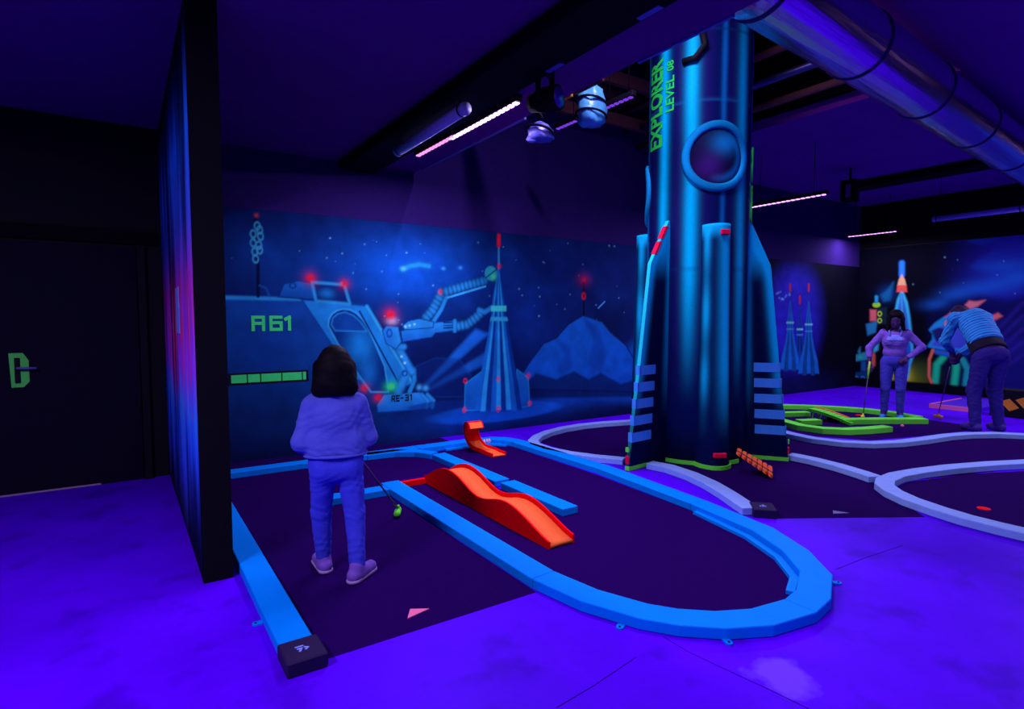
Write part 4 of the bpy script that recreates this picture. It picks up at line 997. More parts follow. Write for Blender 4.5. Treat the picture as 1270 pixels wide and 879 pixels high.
# the same bars over the rest of the hall
for (x, y0, y1, z, zc, lab, w_) in ((-1.6, 1.2, 2.4, 3.17, ZS, 'LED bar over the door side floor', 2.0), (0.9, -1.8, -.6, 3.17, ZS, 'LED bar behind the camera over the entrance', .3), (2.1, .85, 2.0, 3.17, ZS, 'LED bar over the front of the lane end', .42),
                                (7.6, .2, 1.4, 3.2, ZC, 'LED bar over the right-hand mat', .78), (7.6, -3, -1.8, 3.2, ZC, 'LED bar at the front right of the hall', .5), (11.6, 1.2, 2.4, 3.2, ZC, 'LED bar over the striped barrier', 1.3)):
    led_bar(lab, x, y0, y1, z, zc, watts=LAMP_W * w_)
led_bar('LED bar high in the roof void over the rocket', 3.5, 2.75, 3.75, 4.8, 5.35, watts=LAMP_W * 1.5)  # added out of view to brighten the upper hull and void fittings
# unlit tubes
def tube_lamp(label, p, q, zc):
    p, q = np.array(p), np.array(q); L = np.linalg.norm(q - p)
    t = thing('tube_lamp', label, 'tube lamp', tuple(p), math.atan2(q[1] - p[1], q[0] - p[0]), 'unlit tube lamps')
    bm = bmesh.new(); add_tube(bm, [(0.05, 0, 0), (L - .05, 0, 0)], 0.045, 16); bmobj('glass_tube', bm, M_TUBE, t, True)
    for x in (0.0, L - .05): bm = bmesh.new(); add_tube(bm, [(x, 0, 0), (x + .05, 0, 0)], 0.047, 16); bmobj('end_cap', bm, M_TUBE, t, True)
    for x in (0.055, L - .06): bm = bmesh.new(); add_tube(bm, [(x, 0, 0), (x + .012, 0, 0)], 0.0485, 16); bmobj('clamp_band', bm, M_BLACK, t, True)
    for x in (0.1, L - .1): tube('hanger', [(x, 0, .045), (x, 0, zc - p[2] - .001)], 0.005, M_BLACK, t, 6)
tube_lamp('pale unlit tube lamp hanging left of the bright LED bar', gz(578, 134, 3.05), gz(493, 188, 3.05), ZS - .112)
tube_lamp('long pale tube lamp high in front of the right mural', gz(1272, 258, 3.2), gz(1157, 272, 3.2), ZC)
# black ventilation box under the soffit
t = thing('box_duct', 'long black box duct fixed under the low ceiling', 'duct', (0, 0, 0))
box('duct_body', 2.06, 2.47, 2.12, 6.55, 3.14, ZS - 0.002, M_BLACKER, t, 0.02)
for y in (2.22, 3.05): box('label_plate', 2.40, 2.44, y, y + .16, 3.136, 3.1395, M_GREY, t)
# spotlight at the soffit edge
ps = gz(676, 128, 3.0)
t = thing('spotlight', 'black spotlight hanging at the soffit edge beside the LED bar', 'spotlight', tuple(ps[:2]) + (3.02,), 0.4)
bm = bmesh.new(); add_tube(bm, [(0, -.11, 0), (0, .0, 0), (0, .12, 0)], [.085, .085, .06], 20); bmobj('can', bm, M_BLACKER, t, True)
bm = bmesh.new(); add_tube(bm, [(0, -.113, 0), (0, -.105, 0)], .07, 20); bmobj('lens', bm, material('dark_lens', (50, 20, 170), 0.2, 0.5), t, True)
box('yoke', -.10, -.09, -.02, .02, -.02, .18, M_BLACK, t); box('yoke', .09, .10, -.02, .02, -.02, .18, M_BLACK, t); box('yoke_bar', -.10, .10, -.02, .02, .18, .2275, M_BLACK, t)
# plastic-wrapped fittings
M_WRAP = material('crumpled_plastic_wrap', (80, 150, 240), 0.3, 0.5, noise=0.4, scale=9, bump=1.0, bscale=14)
M_WRAP2 = material('dull_plastic_wrap', (86, 80, 205), 0.35, 0.5, noise=0.4, scale=9, bump=1.0, bscale=14)
def wrapped(label, u, v, depth, prof, mat, zc):
    p = gd(u, v, depth)
    t = thing('wrapped_fixture', label, 'wrapped lamp', tuple(p))
    G = np.zeros((40, len(prof), 3))
    for i in range(40):
        a = i / 40 * 2 * math.pi
        for j, (z, r) in enumerate(prof):
            rr = r * (1 + .14 * math.sin(3 * a + j * 1.3) + .08 * math.sin(7 * a + j * 2.1)); G[i, j] = (rr * math.cos(a), rr * math.sin(a), z)
    o = grid_mesh('plastic_wrap', G, np.ones((40, len(prof), 3)), mat, t, False, True)
    for z in (prof[2][0] + .06, prof[2][0] + .19): 
        r = np.interp(z, [q[0] for q in prof], [q[1] for q in prof]) * 1.14
        tube('strap', [(r * math.cos(a), r * math.sin(a), z - .03 * math.cos(a)) for a in np.linspace(0, 2 * math.pi, 30)], .012, M_BLACK, t, 6)
    tube('drop_rod', [(0, 0, prof[-1][0] - .02), (0, 0, zc - p[2] - .001)], .015, M_BLACK, t, 8)
wrapped('pale blue plastic-wrapped fixture hanging in the roof void', 733, 132, 6.0, [(-.20, .01), (-.19, .10), (-.15, .13), (-.05, .14), (.06, .125), (.14, .12), (.19, .08), (.21, .02)], M_WRAP, 5.35)
wrapped('dull plastic-wrapped lamp low at the end of the soffit', 669, 163, 5.2, [(-.08, .01), (-.075, .10), (-.06, .115), (0, .105), (.05, .07), (.085, .02)], M_WRAP2, 5.35)
# right ceiling: speaker, cable tray
p = gd(1054, 237, 9.6)
t = thing('speaker', 'black speaker hanging under the right ceiling between LED bars', 'speaker', tuple(p), 0.3)
box('cabinet', -.14, .14, -.12, .12, -.17, .17, M_BLACKER, t, .02)
bm = bmesh.new(); add_tube(bm, [(-.05, -.125, -.03), (-.05, -.119, -.03)], .07, 20); bmobj('cone', bm, M_BLACK, t)
for x in (-.165, .165): box('bracket', x - .012, x + .012, -.03, .03, -.12, .08, M_CEIL2, t)
tube('drop_rod', [(0, 0, .17), (0, 0, ZC - p[2] - .001)], .02, M_BLACK, t, 8)
t = thing('cable_tray', 'dark cable tray running along the right ceiling', 'cable tray', (0, 0, 0))
box('tray', 10.95, 11.35, 3.5, 5.6, ZC - .13, ZC - .10, M_BLACKER, t)
for x in (10.95, 11.33): box('tray_side', x, x + .02, 3.5, 5.6, ZC - .0995, ZC - .04, M_BLACKER, t)
for y in (3.7, 4.5, 5.4): tube('hanger', [(11.15, y, ZC - .10), (11.15, y, ZC - .001)], .01, M_BLACK, t, 6)
for k in range(3): tube('cable', [(11.05 + .09 * k, 3.5, ZC - .08), (11.06 + .09 * k, 4.3, ZC - .085), (11.05 + .09 * k, 5.6, ZC - .08)], .016, M_BLACK, t, 6)

# ================================================================ PEOPLE (continuous implicit surfaces, polygonised)
def cap(a, b, ra, rb=None): return ('c', np.array(a, float), np.array(b, float), ra, ra if rb is None else rb)
def ell(c, r, rot=None): return ('e', np.array(c, float), np.array(r, float), rot)
def rotx(a): c, s = math.cos(a), math.sin(a); return np.array([[1, 0, 0], [0, c, -s], [0, s, c]])
def rotz(a): c, s = math.cos(a), math.sin(a); return np.array([[c, -s, 0], [s, c, 0], [0, 0, 1]])
def sdf_mesh(prims, h=0.008, k=0.03, cuts=(), ripple=0.0):
    lo = np.min([np.minimum(p[1] - p[3], p[2] - p[4]) if p[0] == 'c' else p[1] - max(p[2]) for p in prims], 0) - 3 * h
    lo = np.minimum(lo, np.min([p[2] - p[4] if p[0] == 'c' else p[1] - max(p[2]) for p in prims], 0) - 3 * h)
    hi = np.max([np.maximum(p[1] + p[3], p[2] + p[4]) if p[0] == 'c' else p[1] + max(p[2]) for p in prims], 0) + 3 * h
    n = np.ceil((hi - lo) / h).astype(int) + 1
    ax = [(lo[i] + h * np.arange(n[i])).astype(np.float32) for i in range(3)]
    D = np.full(n, 1.0, np.float32)
    for p in prims:
        pad = k + 2.5 * h
        if p[0] == 'c': l2 = np.minimum(p[1] - p[3], p[2] - p[4]) - pad; h2 = np.maximum(p[1] + p[3], p[2] + p[4]) + pad
        else: l2 = p[1] - max(p[2]) - pad; h2 = p[1] + max(p[2]) + pad
        sl = tuple(slice(max(0, np.searchsorted(ax[i], l2[i])), np.searchsorted(ax[i], h2[i])) for i in range(3))
        X, Y, Z = np.meshgrid(ax[0][sl[0]], ax[1][sl[1]], ax[2][sl[2]], indexing='ij', sparse=True)
        if X.size == 0 or Y.size == 0 or Z.size == 0: continue
        if p[0] == 'c':
            a, b = p[1], p[2]; e = b - a; L2 = e @ e + 1e-12
            t = np.clip(((X - a[0]) * e[0] + (Y - a[1]) * e[1] + (Z - a[2]) * e[2]) / L2, 0, 1)
            d = np.sqrt((X - a[0] - t * e[0]) ** 2 + (Y - a[1] - t * e[1]) ** 2 + (Z - a[2] - t * e[2]) ** 2) - (p[3] + (p[4] - p[3]) * t)
        else:
            x, y, z = X - p[1][0], Y - p[1][1], Z - p[1][2]
            if p[3] is not None:
                R = p[3].T; x, y, z = R[0, 0] * x + R[0, 1] * y + R[0, 2] * z, R[1, 0] * x + R[1, 1] * y + R[1, 2] * z, R[2, 0] * x + R[2, 1] * y + R[2, 2] * z
            r = p[2]; k0 = np.sqrt((x / r[0]) ** 2 + (y / r[1]) ** 2 + (z / r[2]) ** 2); k1 = np.sqrt((x / r[0] ** 2) ** 2 + (y / r[1] ** 2) ** 2 + (z / r[2] ** 2) ** 2) + 1e-9
            d = k0 * (k0 - 1) / k1
        S = D[sl]; hh_ = np.maximum(k - np.abs(S - d), 0) / k
        D[sl] = np.minimum(S, d) - hh_ * hh_ * k * 0.25
    X, Y, Z = np.meshgrid(*ax, indexing='ij', sparse=True)
    if ripple: D = D + ripple * np.sin(X * 43 + 9 * np.sin(Z * 17)) * np.sin(Z * 38 + 5 * np.sin(Y * 21 + X * 13)) + ripple * 0.6 * np.sin(Y * 60 + Z * 25)
    for (nx, ny, nz, c) in cuts: D = np.maximum(D, nx * X + ny * Y + nz * Z - c)
    D[0] = D[-1] = 1; D[:, 0] = D[:, -1] = 1; D[:, :, 0] = D[:, :, -1] = 1
    s = D < 0
    c8 = [s[i:n[0] - 1 + i, j:n[1] - 1 + j, l:n[2] - 1 + l] for i in (0, 1) for j in (0, 1) for l in (0, 1)]
    m = np.zeros(c8[0].shape, np.int8)
    for q in c8: m += q
    cells = np.argwhere((m > 0) & (m < 8))
    idx = np.full(c8[0].shape, -1, np.int64); idx[tuple(cells.T)] = np.arange(len(cells))
    acc = np.zeros((len(cells), 3)); cnt = np.zeros(len(cells))
    corners = [(i, j, l) for i in (0, 1) for j in (0, 1) for l in (0, 1)]
    for a in corners:
        for axis in range(3):
            if a[axis]: continue
            b = list(a); b[axis] = 1
            da = D[tuple((cells + a).T)]; db = D[tuple((cells + b).T)]; x = (da < 0) != (db < 0)
            t = np.where(x, da / (da - db + 1e-12), 0)
            q = np.array(a, float) + np.zeros((len(cells), 3)); q[:, axis] = t
            acc += q * x[:, None]; cnt += x
    V = lo + h * (cells + acc / cnt[:, None])
    Fs = []
    for axis in range(3):
        u, w = (axis + 1) % 3, (axis + 2) % 3
        s0 = [slice(None)] * 3; s1 = [slice(None)] * 3; s0[axis] = slice(0, -1); s1[axis] = slice(1, None)
        e = np.argwhere(s[tuple(s0)] != s[tuple(s1)])
        e = e[(e[:, u] > 0) & (e[:, w] > 0)]
        def ci(du, dw): q = e.copy(); q[:, u] -= du; q[:, w] -= dw; return idx[tuple(q.T)]
        f = np.stack([ci(1, 1), ci(0, 1), ci(0, 0), ci(1, 0)], -1)
        ins = s[tuple(e.T)]
        f = np.where(ins[:, None], f, f[:, ::-1]); Fs.append(f)
    Fq = np.concatenate(Fs); Fq = Fq[(Fq >= 0).all(1)]
    return V, Fq
def sdf_obj(name, prims, mat, parent, h=0.008, k=0.03, cuts=(), ripple=0.0):
    V, Fq = sdf_mesh(prims, h, k, cuts, ripple)
    me = bpy.data.meshes.new(name)
    me.vertices.add(len(V)); me.vertices.foreach_set('co', V.astype(np.float32).ravel())
    me.loops.add(Fq.size); me.loops.foreach_set('vertex_index', Fq.astype(np.int32).ravel())
    me.polygons.add(len(Fq)); me.polygons.foreach_set('loop_start', np.arange(0, Fq.size, 4, dtype=np.int32))
    me.update(calc_edges=True)
    return link(name, me, mat, parent, True)
def hand_prims(w, d, n, s, sc=1.0):
    """w wrist, d towards the knuckles, n palm normal (the side that closes), s towards the thumb"""
    w, d, n, s = (np.array(x, float) for x in (w, d, n, s)); d /= np.linalg.norm(d); n -= d * (n @ d); n /= np.linalg.norm(n); s = s - d * (s @ d) - n * (s @ n); s /= np.linalg.norm(s)
    out = []
    for i in range(4):
        off = s * (0.030 - 0.020 * i) * sc; base = w + d * (0.082 - 0.004 * abs(i - 1)) * sc + off
        out.append(cap(w + off * 0.55 + d * .01 * sc, base, 0.015 * sc, 0.0115 * sc))
        l1, l2, l3 = (np.array((0.036, 0.026, 0.019)) * (0.95, 1.05, 1.0, 0.8)[i]) * sc
        p1 = base + (d * 0.75 + n * 0.66) * l1; p2 = p1 + (-d * 0.15 + n * 0.99) * l2; p3 = p2 + (-d * 0.85 + n * 0.5) * l3
        out += [cap(base, p1, .0105 * sc, .0098 * sc), cap(p1, p2, .0096 * sc, .009 * sc), cap(p2, p3, .0088 * sc, .0078 * sc)]
    tb0 = w + d * .022 * sc + s * .024 * sc; tb1 = tb0 + (s * .6 + d * .55 + n * .5) * .040 * sc; tb2 = tb1 + (d * .55 + n * .85) * .032 * sc
    out += [cap(tb0, tb1, .0135 * sc, .0115 * sc), cap(tb1, tb2, .011 * sc, .009 * sc)]
    return out
def putter(label, top, low, grip, shaft_m, head_m, ang, head_len=0.11):
    top, low = np.array(top, float), np.array(low, float)
    t = thing('putter', label, 'putter', (low[0], low[1], 0), 0)
    o = np.array([low[0], low[1], 0]); a, b = top - o, low - o; g = a + (b - a) * grip / np.linalg.norm(b - a)
    tube('shaft', [g, b + np.array([0, 0, .02])], 0.0065, shaft_m, t, 8)
    gm = material('putter_grip', (150, 200, 70), 0.7) if 'woman' in label or 'frontal' in label else M_BLACK
    tube('grip', [a, (a + g) / 2, g], [.014, .0145, .011], gm, t, 10)
    c, s = math.cos(ang), math.sin(ang)
    V, Fq = sdf_mesh([cap((-head_len * .55 * c, -head_len * .55 * s, b[2]), (head_len * .55 * c, head_len * .55 * s, b[2]), .022, .019), cap((0, 0, b[2]), tuple(b + np.array([0, 0, .04])), .017, .012), cap((-head_len * .5 * c - .012 * s, -head_len * .5 * s + .012 * c, b[2] - .004), (head_len * .2 * c - .012 * s, head_len * .2 * s + .012 * c, b[2] - .004), .018, .016)], 0.004, 0.014)
    hd_ = mesh('head', V, Fq, head_m, t, True)
    return t

M_SKIN = material('skin_child', (90, 44, 120), 0.6, 0.3)
M_SKIN2 = material('skin_adult', (58, 22, 92), 0.6, 0.3)
M_HAIR = material('dark_hair', (4, 2, 9), 0.7, 0.12, noise=0.5, scale=60)
M_EYE = material('eye_white', (58, 44, 120), 0.3, 0.4)
M_LIP = material('lips', (110, 24, 80), 0.5)

# ---- the child, seen from behind -------------------------------------
fx, fy = 0.285, 0.958
child = thing('person', 'child seen from behind in pale jacket and trousers, dark bobbed hair, holding a putter', 'person', (1.008, 3.345, 0.0024), -math.atan2(fx, fy))
wl_, wr_ = (-.055, .205, .735), (.075, .20, .70)
def child_arm(s, el, wr, g=0.0): sh = (s * .125, 0.005, 1.005); return [cap(sh, el, .040 + g, .034 + g), cap(el, wr, .033 + g, .024 + g)]
eL, eR = (-.185, -.01, .80), (.178, .03, .80)
aL, aR = (-.082, .105, .07), (.105, -.09, .07)
kL, kR = (-.090, .065, .37), (.098, -.02, .37)
def child_leg(h_, kn, an, g0=0.0): return [cap(h_, kn, .066 + g0, .046 + g0), cap(kn, an, .046 + g0, .032 + g0)]
tl, tr = np.array((-.30, 1, 0.0)), np.array((.62, .78, 0.0))
bodyp = [ell((0, .012, 1.215), (.078, .095, .112)), ell((0, .03, 1.165), (.06, .07, .07)), cap((0, 0, 1.05), (0, .005, 1.15), .042, .04),
         cap((0, .108, 1.205), (0, .118, 1.185), .012, .015), ell((-.08, .01, 1.205), (.012, .022, .03)), ell((.08, .01, 1.205), (.012, .022, .03)),
         cap((-.10, 0, 1.0), (.10, 0, 1.0), .055), ell((0, .0, .90), (.125, .085, .16)), ell((0, 0, .72), (.12, .085, .10))]
bodyp += child_arm(-1, eL, wl_) + child_arm(1, eR, wr_)
bodyp += child_leg((-.068, 0, .66), kL, aL) + child_leg((.068, 0, .66), kR, aR)
for an, td in ((aL, tl), (aR, tr)):
    td = td / np.linalg.norm(td); an = np.array(an); bodyp += [cap(an, an * (1, 1, 0) + td * .10 + (0, 0, .025), .03, .022), cap(an, an * (1, 1, 0) - td * .03 + (0, 0, .03), .03, .025)]
shaft_dir = np.array((.48, .52, -.70)); shaft_dir /= np.linalg.norm(shaft_dir)
bodyp += hand_prims(wl_, (.55, .1, -.55), (.5, .6, .3), (.3, .8, .4), .78) + hand_prims(wr_, (-.1, .35, -.8), (-.6, .6, .2), (.1, .8, .4), .78)
sdf_obj('body', bodyp, M_SKIN, child, 0.0055, 0.018)
M_JKT = material('pale_fleece', (74, 76, 212), 0.9, 0.1, noise=0.08, bump=0.3, bscale=120)
M_TRS = material('pale_joggers', (56, 56, 224), 0.9, 0.1, noise=0.08, bump=0.3, bscale=140)
M_SHOE = material('knit_trainer', (112, 70, 200), 0.8, 0.1, noise=0.25, scale=60)
jk = [cap((-.105, 0, 1.005), (.105, 0, 1.005), .062), ell((0, -.005, .93), (.148, .105, .16)), cap((-.075, -.008, .80), (.075, -.008, .80), .093), cap((-.075, -.008, .74), (.075, -.008, .74), .092), cap((0, -.02, 1.055), (0, 0, 1.085), .062, .055)]
jk += child_arm(-1, eL, wl_, .020) + child_arm(1, eR, wr_, .020)
jacket = sdf_obj('jacket', jk, M_JKT, child, 0.007, 0.03, cuts=((0, 0, -1, -.715),), ripple=0.0022)
bm = bmesh.new()
add_tube(bm, [(.172 * math.cos(a), -.008 + .102 * math.sin(a), .722) for a in np.linspace(0, 2 * math.pi, 40)], .009, 6, False); bmobj('hem_band', bm, M_JKT, jacket, True)
tp = [cap((-.062, 0, .68), (.062, 0, .68), .092), cap((-.055, -.012, .64), (.055, -.012, .64), .088)] + child_leg((-.072, 0, .63), kL, aL, .012) + child_leg((.072, 0, .63), kR, aR, .012)
sdf_obj('trousers', tp, M_TRS, child, 0.007, 0.018, cuts=((0, 0, 1, .735), (0, 0, -1, -.075)), ripple=0.002)
for an, td in ((aL, tl), (aR, tr)):
    td = td / np.linalg.norm(td); an = np.array(an) * (1, 1, 0); sd2 = np.array((-td[1], td[0], 0))
    sh = sdf_obj('shoe', [cap(an - td * .035 + (0, 0, .036), an + td * .125 + (0, 0, .030), .040, .036), cap(an + (0, 0, .04), an - td * .01 + (0, 0, .085), .042, .038), cap(an + td * .05 + (0, 0, .04), an + (0, 0, .075), .036, .036)], M_SHOE, child, 0.006, 0.02, cuts=((0, 0, -1, -.012),))
    sdf_obj('sole', [cap(an - td * .035 + (0, 0, .012), an + td * .125 + (0, 0, .012), .043, .040)], material('pale_sole', (150, 110, 205), 0.8), sh, 0.006, 0.01, cuts=((0, 0, 1, .020), (0, 0, -1, 0.0)))
hair = [ell((0, -.005, 1.235), (.095, .108, .115)), cap((-.055, -.04, 1.20), (-.080, -.035, 1.10), .05, .050), cap((.055, -.04, 1.20), (.082, -.035, 1.105), .05, .046), cap((0, -.07, 1.20), (0, -.072, 1.10), .055, .048), cap((-.045, -.06, 1.13), (.045, -.06, 1.13), .05), cap((-.085, .02, 1.22), (-.095, .03, 1.11), .032, .03), cap((.085, .02, 1.22), (.095, .03, 1.11), .032, .03)]
hr = sdf_obj('hair', hair, M_HAIR, child, 0.006, 0.045, cuts=((0, .9, -.44, .9 * .10 - .44 * 1.24), (0, 0, -1, -1.062)), ripple=0.0012)
for x in (-.033, .033): sdf_obj('eye', [ell((x, .098, 1.212), (.013, .010, .009))], M_EYE, child, 0.004, 0.01)
sdf_obj('mouth', [cap((-.018, .094, 1.145), (.018, .094, 1.145), .006)], M_LIP, child, 0.003, 0.006)
Mch = Matrix.Translation((1.008, 3.345, 0.0024)) @ Matrix.Rotation(-math.atan2(fx, fy), 4, 'Z')
tp_ = Mch @ Vector((.03, .235, .80)); lw = gz(494, 634, 0.035)
putter('dark-shafted putter with green head held by the child', tuple(tp_), tuple(lw), 0.20, material('putter_shaft', (70, 40, 120), 0.4, 0.5), M_GREEN, math.radians(62), 0.10)

# ---- the woman, facing the camera ------------------------------------
wx, wy = 9.58, 4.10
fv = -np.array([wx, wy]) / math.hypot(wx, wy)
woman = thing('person', 'standing frontal person in pale top and jeans leaning on a putter', 'person', (wx, wy, 0.0024), -math.atan2(fv[0], fv[1]))
woman.scale = (.93, .95, 1.0)
# local: x = her right (left in the picture), y = towards the camera
hR, hL = (.33, .13, .80), (-.17, .10, .92)
elR, elL = (.35, .02, 1.05), (-.36, -.02, 1.08)
def arm(sh, el, wr, g=0): return [cap(sh, el, .046 + g, .038 + g), cap(el, wr, .038 + g, .026 + g)]
def leg(hp, kn, an, g=0): return [cap(hp, kn, .088 + g, .058 + g), cap(kn, an, .058 + g, .036 + g)]
kn, an_ = ((.105, .05, .46), (-.10, .05, .46)), ((.115, .0, .08), (-.105, .0, .08))
headc = np.array((0, .07, 1.475)); RX = rotx(-.45)
bp = [ell(headc, (.078, .098, .115), RX), ell(headc + RX @ np.array((0, .025, -.055)), (.06, .07, .07), RX), cap((0, .0, 1.33), (0, .04, 1.42), .05), cap(headc + RX @ np.array((0, .098, -.005)), headc + RX @ np.array((0, .112, -.03)), .011, .015),
      ell(headc + (-.08, -.01, -.01), (.012, .022, .03)), ell(headc + (.08, -.01, -.01), (.012, .022, .03)),
      cap((-.15, 0, 1.28), (.15, 0, 1.28), .06), ell((0, .01, 1.16), (.165, .11, .17)), ell((0, .0, .98), (.14, .095, .12)), ell((0, 0, .86), (.17, .115, .11)), ell((-.07, .09, 1.16), (.06, .05, .06)), ell((.07, .09, 1.16), (.06, .05, .06))]
bp += arm((.165, 0, 1.28), elR, hR) + arm((-.165, 0, 1.28), elL, hL) + leg((.095, 0, .82), kn[0], an_[0]) + leg((-.095, 0, .82), kn[1], an_[1])
for a in an_: bp += [cap(np.array(a), (a[0] * 1.15, a[1] + .15, .035), .036, .03), cap(np.array(a), (a[0], a[1] - .04, .04), .036, .03)]
bp += hand_prims(hR, (.02, .25, -.9), (-.2, .8, .3), (-.8, .3, .1)) + hand_prims(hL, (.75, .35, -.3), (.2, -.2, -.8), (.2, .8, .3))
sdf_obj('body', bp, M_SKIN2, woman, 0.009, 0.025)
M_TOP = material('pale_top', (112, 72, 205), 0.9, 0.1, noise=0.1)
top_ = [cap((-.15, 0, 1.27), (.15, 0, 1.27), .068), ell((0, .01, 1.16), (.178, .125, .175)), ell((0, .0, 1.0), (.165, .115, .12)), ell((-.07, .09, 1.16), (.068, .06, .07)), ell((.07, .09, 1.16), (.068, .06, .07))] + arm((.165, 0, 1.28), elR, (.335, .11, .84), .012) + arm((-.165, 0, 1.28), elL, (-.20, .085, .94), .012)
tw = sdf_obj('top', top_, M_TOP, woman, 0.010, 0.03, cuts=((0, 0, -1, -.92), (0, .55, .83, .55 * .06 + .83 * 1.31)), ripple=0.003)
sdf_obj('undershirt', [ell((0, .035, 1.19), (.14, .112, .10)), ell((-.07, .1, 1.16), (.064, .062, .066)), ell((.07, .1, 1.16), (.064, .062, .066))], material('bright_undershirt', (110, 110, 245), 0.8), tw, 0.010, 0.03, cuts=((0, 0, -1, -1.17),))
for s in (-1, 1): tube('strap', [(s * .07, .125, 1.24), (s * .085, .075, 1.325), (s * .085, 0, 1.345)], .012, material('bright_undershirt', (110, 110, 245), 0.8), tw, 6)
M_JEAN = material('blue_jeans', (58, 50, 190), 0.9, 0.1, noise=0.15, bump=0.2)
sdf_obj('jeans', [ell((0, 0, .87), (.182, .125, .12))] + leg((.095, 0, .82), kn[0], an_[0], .012) + leg((-.095, 0, .82), kn[1], an_[1], .012), M_JEAN, woman, 0.010, 0.02, cuts=((0, 0, 1, .95), (0, 0, -1, -.10)), ripple=0.003)
M_BSH = material('bright_blue_shoe', (40, 120, 250), 0.7)
for a in an_: sdf_obj('shoe', [cap((a[0], a[1] - .03, .045), (a[0] * 1.15, a[1] + .15, .035), .046, .040), cap((a[0], a[1], .05), (a[0], a[1] - .01, .10), .046, .042)], M_BSH, woman, 0.008, 0.02, cuts=((0, 0, -1, -.001),))
sdf_obj('hair', [ell(headc + (0, -.025, .035), (.112, .115, .128), RX), cap(headc + (-.085, -.01, .02), headc + (-.105, .0, -.13), .035, .03), cap(headc + (.085, -.01, .02), headc + (.105, .0, -.13), .035, .03), cap(headc + (0, -.07, 0), headc + (0, -.085, -.14), .07, .05), cap(headc + (-.05, .07, .075), headc + (.05, .07, .075), .030)], M_HAIR, woman, 0.009, 0.03, ripple=0.003)
for x in (-.032, .032): sdf_obj('eye', [ell(headc + RX @ np.array((x, .092, .002)), (.014, .012, .008))], M_EYE, woman, 0.005, 0.01)
sdf_obj('mouth', [cap(headc + RX @ np.array((-.02, .094, -.062)), headc + RX @ np.array((.02, .094, -.062)), .008)], M_LIP, woman, 0.004, 0.006)
Mw = Matrix.Translation((wx, wy, 0.0024)) @ Matrix.Rotation(-math.atan2(fv[0], fv[1]), 4, 'Z') @ Matrix.Diagonal((.93, .95, 1, 1))
putter('upright putter with yellow-green grip held by the frontal person', tuple(Mw @ Vector((.325, .22, .86))), tuple(Mw @ Vector((.39, .27, .035))), 0.26, material('putter_shaft', (70, 40, 120), 0.4, 0.5), material('yellow_head', (200, 220, 60), 0.6), 0.4, 0.09)

# ---- the person bending over, seen from behind-left -------------------
mx_, my_ = 9.56, 2.95
man = thing('person', 'person in teal striped long-sleeved shirt and dark jeans bending over a putt', 'person', (mx_, my_, 0.0024), -math.atan2(.593, .805))
man.scale = (1.05, 1.05, 1.05)
# local: y = facing (left and away in the picture), x = their right
S_, Hh = np.array((0, .34, 1.45)), np.array((0, .54, 1.47))
R2 = rotx(-1.05)
kn2, an2 = ((.13, .06, .52), (-.15, .02, .52)), ((.15, -.02, .09), (-.17, -.06, .09))
shr, shl = S_ + (.19, .02, -.02), S_ + (-.19, .02, -.02)
er_, el_ = (.20, .50, 1.12), (-.22, .50, 1.12)
wr2, wl2 = (.05, .60, .92), (-.05, .58, .96)
bp = [ell(Hh, (.082, .10, .118), R2), ell(Hh + R2 @ np.array((0, .03, -.06)), (.062, .07, .07), R2), cap(S_ + (0, .04, .03), Hh - (0, .04, .01), .058), cap(Hh + R2 @ np.array((0, .1, -.005)), Hh + R2 @ np.array((0, .116, -.03)), .012, .016),
      ell(Hh + (-.083, 0, 0), (.012, .03, .022)), ell(Hh + (.083, 0, 0), (.012, .03, .022)),
      cap(shr, shl, .07), cap((0, .26, 1.38), (0, .06, 1.12), .15, .14), cap((-.05, .28, 1.33), (-.04, .04, 1.08), .12), cap((.05, .28, 1.33), (.04, .04, 1.08), .12), ell((0, -.03, .98), (.18, .15, .14))]
bp += arm(shr, er_, wr2, .006) + arm(shl, el_, wl2, .006) + leg((.10, -.03, .93), kn2[0], an2[0], .008) + leg((-.10, -.03, .93), kn2[1], an2[1], .008)
for a in an2: bp += [cap(np.array(a), (a[0] * 1.1, a[1] + .17, .04), .04, .034), cap(np.array(a), (a[0], a[1] - .05, .045), .04, .034)]
bp += hand_prims(wr2, (-.15, .1, -.9), (-.8, .2, 0), (.1, .8, .2), 1.08) + hand_prims(wl2, (.15, .1, -.9), (.8, .2, 0), (-.1, .8, .2), 1.08)
sdf_obj('body', bp, M_SKIN2, man, 0.010, 0.025)
def stripe_material():
    m = bpy.data.materials.new('teal_striped_knit'); m.use_nodes = True; nt = m.node_tree; b = nt.nodes['Principled BSDF']; b.inputs['Roughness'].default_value = .9
    tc = nt.nodes.new('ShaderNodeTexCoord'); mp = nt.nodes.new('ShaderNodeMapping'); mp.inputs['Rotation'].default_value = (-.72, 0, 0)
    wv = nt.nodes.new('ShaderNodeTexWave'); wv.bands_direction = 'Y'; wv.inputs['Scale'].default_value = 9.0; wv.inputs['Distortion'].default_value = 0.3
    rp_ = nt.nodes.new('ShaderNodeValToRGB'); rp_.color_ramp.elements[0].color = (*lin((24, 90, 185)), 1); rp_.color_ramp.elements[1].color = (*lin((30, 160, 215)), 1); rp_.color_ramp.elements[0].position = .3; rp_.color_ramp.elements[1].position = .5
    nt.links.new(tc.outputs['Object'], mp.inputs[0]); nt.links.new(mp.outputs[0], wv.inputs['Vector']); nt.links.new(wv.outputs['Fac'], rp_.inputs[0]); nt.links.new(rp_.outputs[0], b.inputs['Base Color'])
    return m
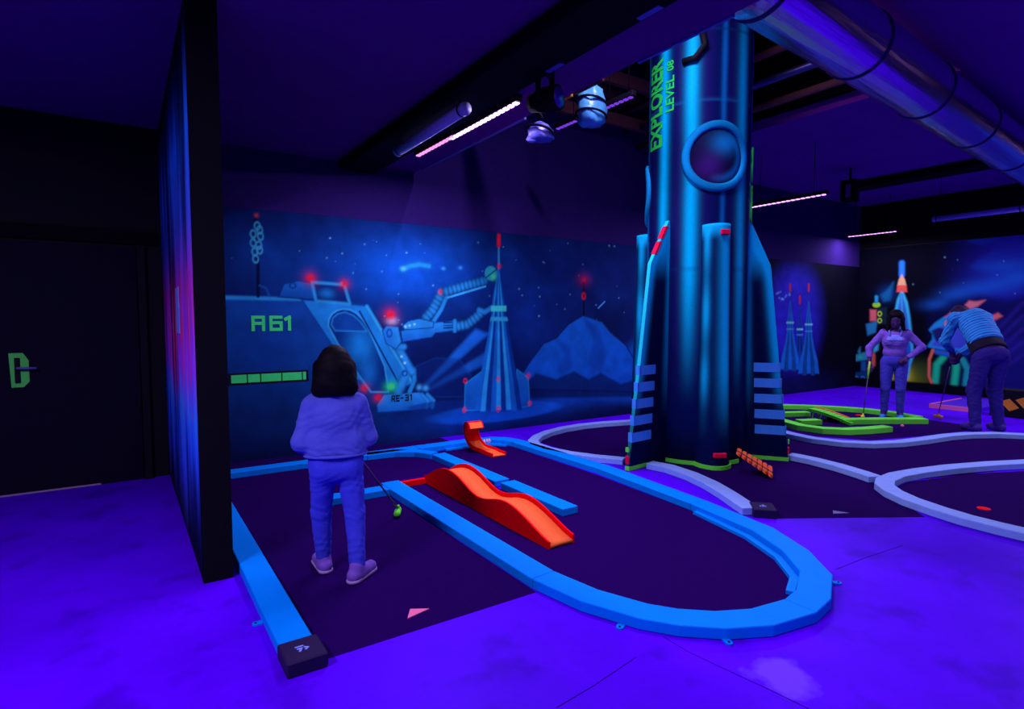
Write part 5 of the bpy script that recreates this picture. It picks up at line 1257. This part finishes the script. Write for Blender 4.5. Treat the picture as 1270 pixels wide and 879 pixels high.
sh_ = [cap(shr, shl, .085), cap((0, .27, 1.39), (0, .06, 1.12), .17, .16), cap((-.06, .27, 1.39), (-.06, .04, 1.10), .135), cap((.06, .27, 1.39), (.06, .04, 1.10), .135)] + arm(shr, er_, (.075, .585, .97), .02) + arm(shl, el_, (-.075, .57, 1.0), .02)
sdf_obj('striped_shirt', sh_, stripe_material(), man, 0.011, 0.03, cuts=((0, -.68, -.73, -.68 * .06 - .73 * 1.10),), ripple=0.004)
sdf_obj('undershirt', [cap((0, .2, 1.25), (0, .0, 1.03), .155, .165), cap((-.06, .1, 1.15), (-.06, 0, 1.02), .13, .14), cap((.06, .1, 1.15), (.06, 0, 1.02), .13, .14)], material('black_tshirt', (16, 8, 40), 0.9), man, 0.011, 0.03, cuts=((0, -.68, -.73, -.68 * -.02 - .73 * 1.01),))
sdf_obj('jeans', [ell((0, -.035, .98), (.192, .162, .13))] + leg((.10, -.03, .92), kn2[0], an2[0], .022) + leg((-.10, -.03, .92), kn2[1], an2[1], .022), material('dark_jeans', (40, 26, 128), 0.9, 0.1, noise=0.2), man, 0.011, 0.02, cuts=((0, 0, 1, 1.08), (0, 0, -1, -.07)), ripple=0.004)
for a in an2: sdf_obj('shoe', [cap((a[0], a[1] - .04, .05), (a[0] * 1.1, a[1] + .17, .042), .050, .044), cap((a[0], a[1], .05), (a[0], a[1] - .01, .10), .05, .046)], material('dark_shoe', (46, 20, 130), 0.7), man, 0.010, 0.02, cuts=((0, 0, -1, -.001),))
sdf_obj('hair', [ell(Hh + R2 @ np.array((0, -.022, .028)), (.094, .10, .112), R2), ell(Hh + R2 @ np.array((0, -.05, -.03)), (.085, .07, .08), R2)], material('brown_hair', (34, 14, 60), 0.7, noise=0.4, scale=60), man, 0.010, 0.03, ripple=0.003)
for x in (-.034, .034): sdf_obj('eye', [ell(Hh + R2 @ np.array((x, .094, .002)), (.014, .012, .008))], M_EYE, man, 0.005, 0.01)
sdf_obj('mouth', [cap(Hh + R2 @ np.array((-.022, .096, -.064)), Hh + R2 @ np.array((.022, .096, -.064)), .008)], M_LIP, man, 0.004, 0.006)
Mm = Matrix.Translation((mx_, my_, 0.0024)) @ Matrix.Rotation(-math.atan2(.593, .805), 4, 'Z') @ Matrix.Diagonal((1.05, 1.05, 1.05, 1))
putter('dark putter with orange head held by the bending person', tuple(Mm @ Vector((0, .63, 1.0))), tuple(Mm @ Vector((.02, .92, .035))), 0.25, material('putter_shaft', (70, 40, 120), 0.4, 0.5), M_AMBER, 1.2, 0.10)
